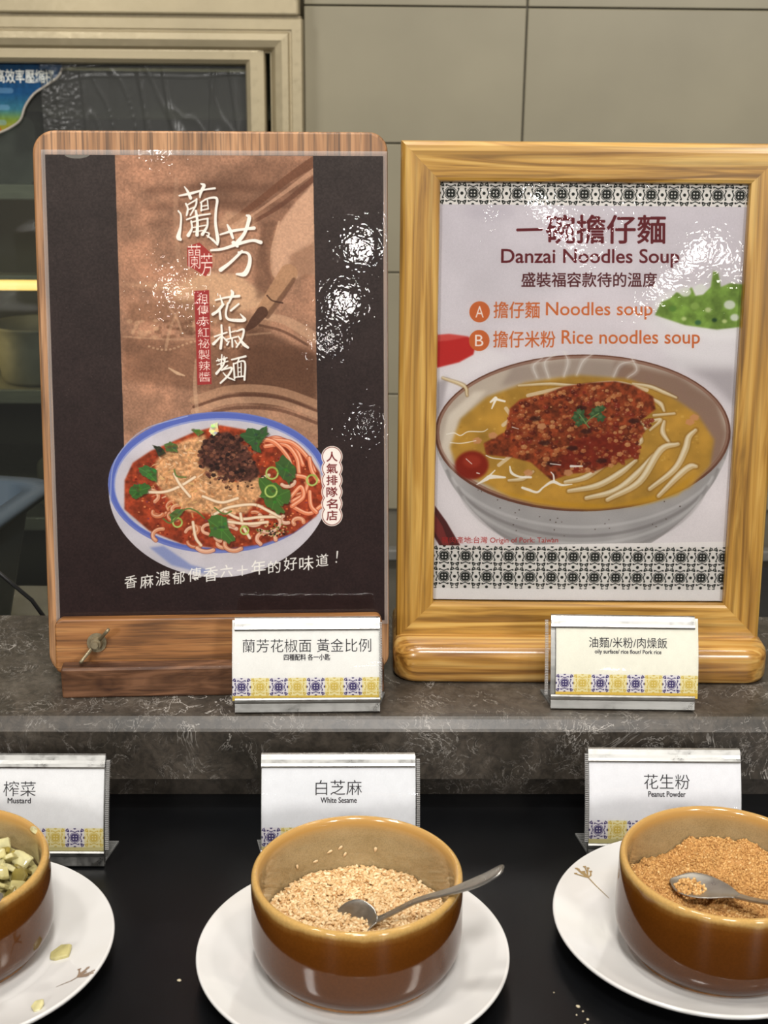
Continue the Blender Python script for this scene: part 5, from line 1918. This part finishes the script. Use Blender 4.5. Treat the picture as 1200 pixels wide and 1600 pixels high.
def chunk_mesh(seed, m):
    g = random.Random(seed)
    bm = bmesh.new()
    sx, sy, sz = g.uniform(.0052, .0082), g.uniform(.0040, .0058), g.uniform(.0007, .0013)
    n = g.randint(5, 7)
    pts = []
    for i in range(n):
        a = 2 * PI * (i + g.uniform(-.25, .25)) / n
        k = g.uniform(.75, 1.15)
        pts.append((sx * k * math.cos(a), sy * k * math.sin(a)))
    for s_ in (-1, 1):
        for x, y in pts:
            q = g.uniform(.8, 1.0) if s_ > 0 else 1
            bm.verts.new((x * q, y * q, s_ * sz + 14 * x * x + g.uniform(-.0004, .0004)))
    for i in range(3):
        bm.verts.new((g.uniform(-.5, .5) * sx, g.uniform(-.5, .5) * sy, sz * g.uniform(1.2, 1.7)))
    bmesh.ops.convex_hull(bm, input=bm.verts[:])
    bmesh.ops.bevel(bm, geom=bm.edges[:], offset=.00035, segments=1, affect='EDGES')
    me = bpy.data.meshes.new('mustard_piece')
    bm.to_mesh(me)
    bm.free()
    me.materials.append(m)
    return me


mx0, my0 = BW_POS[0]


def mheight(x, y):
    return .0330 + .0045 * math.exp(-((x - .018) ** 2 + (y - .018) ** 2) / .0007)


dv, df = disc(lambda x, y: mheight(x, y) - .002 + .002 * mnoise.noise(Vector((x * 160, y * 160, 0))), .0480, 40, 90)
mesh_obj('chopped_mustard', dv, df, mustard_m[0], None, True, loc=(mx0, my0, ZB), label='pale chopped preserved mustard filling the left bowl beneath the loose slices', cat='mustard greens', kind='stuff')
meshes = [chunk_mesh(i, mustard_m[(0, 1, 0, 1, 2, 0, 1, 0, 3, 1)[i]]) for i in range(10)]
g = random.Random(12)
cnt_ = 0
for lay in range(2):
    for i in range(-6, 7):
        for j in range(-6, 7):
            x = i * .0078 + (j % 2) * .0039 + g.uniform(-.0015, .0015) + lay * .003
            y = j * .0068 + g.uniform(-.0015, .0015)
            if math.hypot(x, y) > (.0425 if lay == 0 else .030) or x < .004 or (lay == 1 and g.random() < .45):
                continue
            o = bpy.data.objects.new('mustard_piece', g.choice(meshes))
            o.location = (mx0 + x, my0 + y, ZB + mheight(x, y) + .0012 + lay * .0030 + g.uniform(0, .001))
            o.rotation_euler = (g.uniform(-.8, .8), g.uniform(-.8, .8), g.uniform(0, 6.28))
            put(o, label='pale slice of chopped preserved mustard in the left bowl', cat='mustard slice', group='mustard slices in the left bowl')
            cnt_ += 1
for (x, y, r_, m_, lb) in ((-.1532, .6012, 0.5, 0, 'pale yellow mustard slice dropped on the middle of the left plate'), (-.1545, .5545, 1.2, 1, 'pale mustard scrap near the front rim of the left plate')):
    o = bpy.data.objects.new('mustard_scrap', meshes[m_])
    rp = math.hypot(x - PL_POS[0][0], y - PL_POS[0][1])
    o.location = (x, y, z_plate(rp) + .0012)
    o.rotation_euler = (0, R(-12), r_)
    if m_:
        o.scale = (.8, .6, .5)
    put(o, label=lb, cat='mustard slice')
o = bpy.data.objects.new('mustard_scrap', meshes[1])
o.location = (mx0 + .0410, my0 + .030, ZB + .0505)
o.scale = (.6, .6, .7)
o.rotation_euler = (.2, .5, 1.0)
put(o, label='small mustard scrap stuck on the rear rim of the left bowl', cat='mustard slice')

# crumbs on the black counter
cr = bpy.data.meshes.new('crumb')
ico = bmesh.new()
bmesh.ops.create_icosphere(ico, subdivisions=1, radius=.0010)
for v_ in ico.verts:
    v_.co *= random.uniform(.6, 1.3)
    v_.co.z *= .5
ico.to_mesh(cr)
ico.free()
cr.materials.append(plain('crumb_pale', col(190, 178, 150), .7))
for (x, y, s_, nm) in ((-.0913, .591, 1.2, 'single pale crumb on the black counter between the left and centre plates'), (.1105, .5700, 1.2, None), (.1125, .5665, .7, None), (.1090, .5640, .6, None), (.1140, .5605, .8, None), (.1120, .5570, .7, None), (.1155, .5555, .6, None), (.1000, .5810, .5, None)):
    o = bpy.data.objects.new('crumb', cr)
    o.location = (x, y, .0005 * s_)
    o.scale = (s_, s_ * .8, s_)
    o.rotation_euler = (0, 0, x * 900)
    if nm:
        put(o, label=nm, cat='crumb')
    else:
        put(o, label='tiny peanut crumb on the black counter left of the right plate', cat='crumb', group='peanut crumbs on the counter')


# ------------------------------------------------------------------ spoons
def spoon(name, stations, label, loc):
    """stations: (point, half width, cup depth, roll)"""
    root = empty(name, loc, label=label, cat='spoon', group='stainless teaspoons')
    O = Vector(loc)
    # resample
    n = len(stations)
    P = [Vector(s_[0]) - O for s_ in stations]

    def cr_(vals, t):
        i = min(int(t), n - 2)
        u = t - i
        a, b, c, d = vals[max(0, i - 1)], vals[i], vals[i + 1], vals[min(n - 1, i + 2)]
        return (b * 2 + (c - a) * u + (a * 2 - b * 5 + c * 4 - d) * u * u + (b * 3 - a - c * 3 + d) * u ** 3) * .5
    K = (n - 1) * 6
    for part, t0, t1 in (('spoon_bowl', 0, 4.0), ('handle', 4.0, n - 1)):
        v, f = [], []
        k0, k1 = int(t0 * 6), int(t1 * 6)
        na = 8
        for kk in range(k0, k1 + 1):
            t = kk / 6
            p = cr_(P, t)
            hw = max(.0004, cr_([s_[1] for s_ in stations], t))
            dp = cr_([s_[2] for s_ in stations], t)
            ro = cr_([s_[3] for s_ in stations], t)
            tan = (cr_(P, min(t + .1, n - 1.001)) - cr_(P, max(0, t - .1))).normalized()
            side = Vector((0, 0, 1)).cross(tan).normalized()
            up = tan.cross(side).normalized()
            side, up = side * math.cos(ro) + up * math.sin(ro), up * math.cos(ro) - side * math.sin(ro)
            for j in range(na + 1):
                u = -1 + 2 * j / na
                v.append(p + side * hw * u - up * dp * (1 - u * u))
        for a in range(k1 - k0):
            for j in range(na):
                q = a * (na + 1) + j
                f.append((q, q + 1, q + na + 2, q + na + 1))
        o = mesh_obj(part, v, f, M['steel'], root, True)
        md = o.modifiers.new('thick', 'SOLIDIFY')
        md.thickness = .0009 if part == 'spoon_bowl' else .0014
        md.offset = 0
        md2 = o.modifiers.new('sub', 'SUBSURF')
        md2.levels = md2.render_levels = 1
    return root


# centre spoon: stands in the sesame, leaning over the right rim
spoon('teaspoon', [((-.0150, .5965, .0225), .0008, .0002, .75), ((-.0080, .5955, .0275), .0100, .0026, .8), ((-.0005, .5938, .0335), .0118, .0034, .8), ((.0055, .5918, .0362), .0084, .0024, .6), ((.0100, .5900, .0378), .0024, .0006, .2),
                   ((.0180, .5892, .0425), .0021, .0, 0), ((.0300, .5870, .0510), .0024, .0, 0), ((.0470, .5800, .0615), .0036, .0, 0), ((.0600, .5765, .0695), .0052, -.0004, 0), ((.0680, .5742, .0760), .0050, -.0006, 0), ((.0705, .5735, .0785), .0022, -.0002, 0)],
      'steel teaspoon standing in the sesame seeds, its handle over the bowl rim', (.0, .593, .03))
# right spoon: lying in the peanut powder
spoon('teaspoon', [((.1640, .6190, .0415), .0010, .0001, .0), ((.1695, .6155, .0425), .0092, .0016, .05), ((.1775, .6105, .0435), .0112, .0022, .05), ((.1865, .6035, .0450), .0078, .0014, .05), ((.1930, .5955, .0475), .0028, .0004, 0),
                   ((.1990, .5850, .0520), .0022, .0, 0), ((.2060, .5720, .0590), .0026, .0, 0), ((.2150, .5600, .0650), .0036, .0, 0), ((.2260, .5480, .0710), .0050, -.0004, 0), ((.2330, .5400, .0750), .0048, -.0006, 0), ((.2350, .5375, .0760), .0020, 0, 0)],
      'steel teaspoon dusted with powder, lying in the peanut powder bowl', (.18, .61, .04))
spoon('teaspoon', [((-.2330, .6300, .0440), .0008, .0002, .1), ((-.2290, .6240, .0440), .0100, .0022, .1), ((-.2240, .6160, .0445), .0125, .0034, .1), ((-.2180, .6060, .0460), .0090, .0024, .1), ((-.2120, .5960, .0490), .0028, .0006, 0),
                   ((-.2060, .5880, .0540), .0022, .0, 0), ((-.1990, .5800, .0580), .0026, .0, 0), ((-.1900, .5720, .0615), .0034, .0, 0), ((-.1800, .5680, .0650), .0044, 0, 0), ((-.1725, .5660, .0670), .0042, -.0002, 0), ((-.1702, .5655, .0672), .0020, 0, 0)],
      'dark steel teaspoon handle on the front rim of the mustard bowl at the left edge', (-.21, .6, .05))
# powder lying in the bowl of the right spoon
N = 420
rr = .0088 * np.sqrt(rng.random(N))
aa = rng.uniform(0, 2 * PI, N)
P0 = np.stack([.1728 - px0 + rr * np.cos(aa) * .9, .6110 - py0 + rr * np.sin(aa) * .9, np.full(N, .0418 - ZB) + rng.uniform(-.0012, .0010, N)], 1)
scatter('spooned_powder', gv, gf, P0, rotmats(N, 1.5, rng), rng.uniform(.8, 1.9, N), np.clip(rng.normal(.65, .22, N), 0, 1), pm.m, (px0, py0, ZB),
        label='scattered peanut crumbs lying on the spoon in the right bowl', cat='peanut powder', kind='stuff')
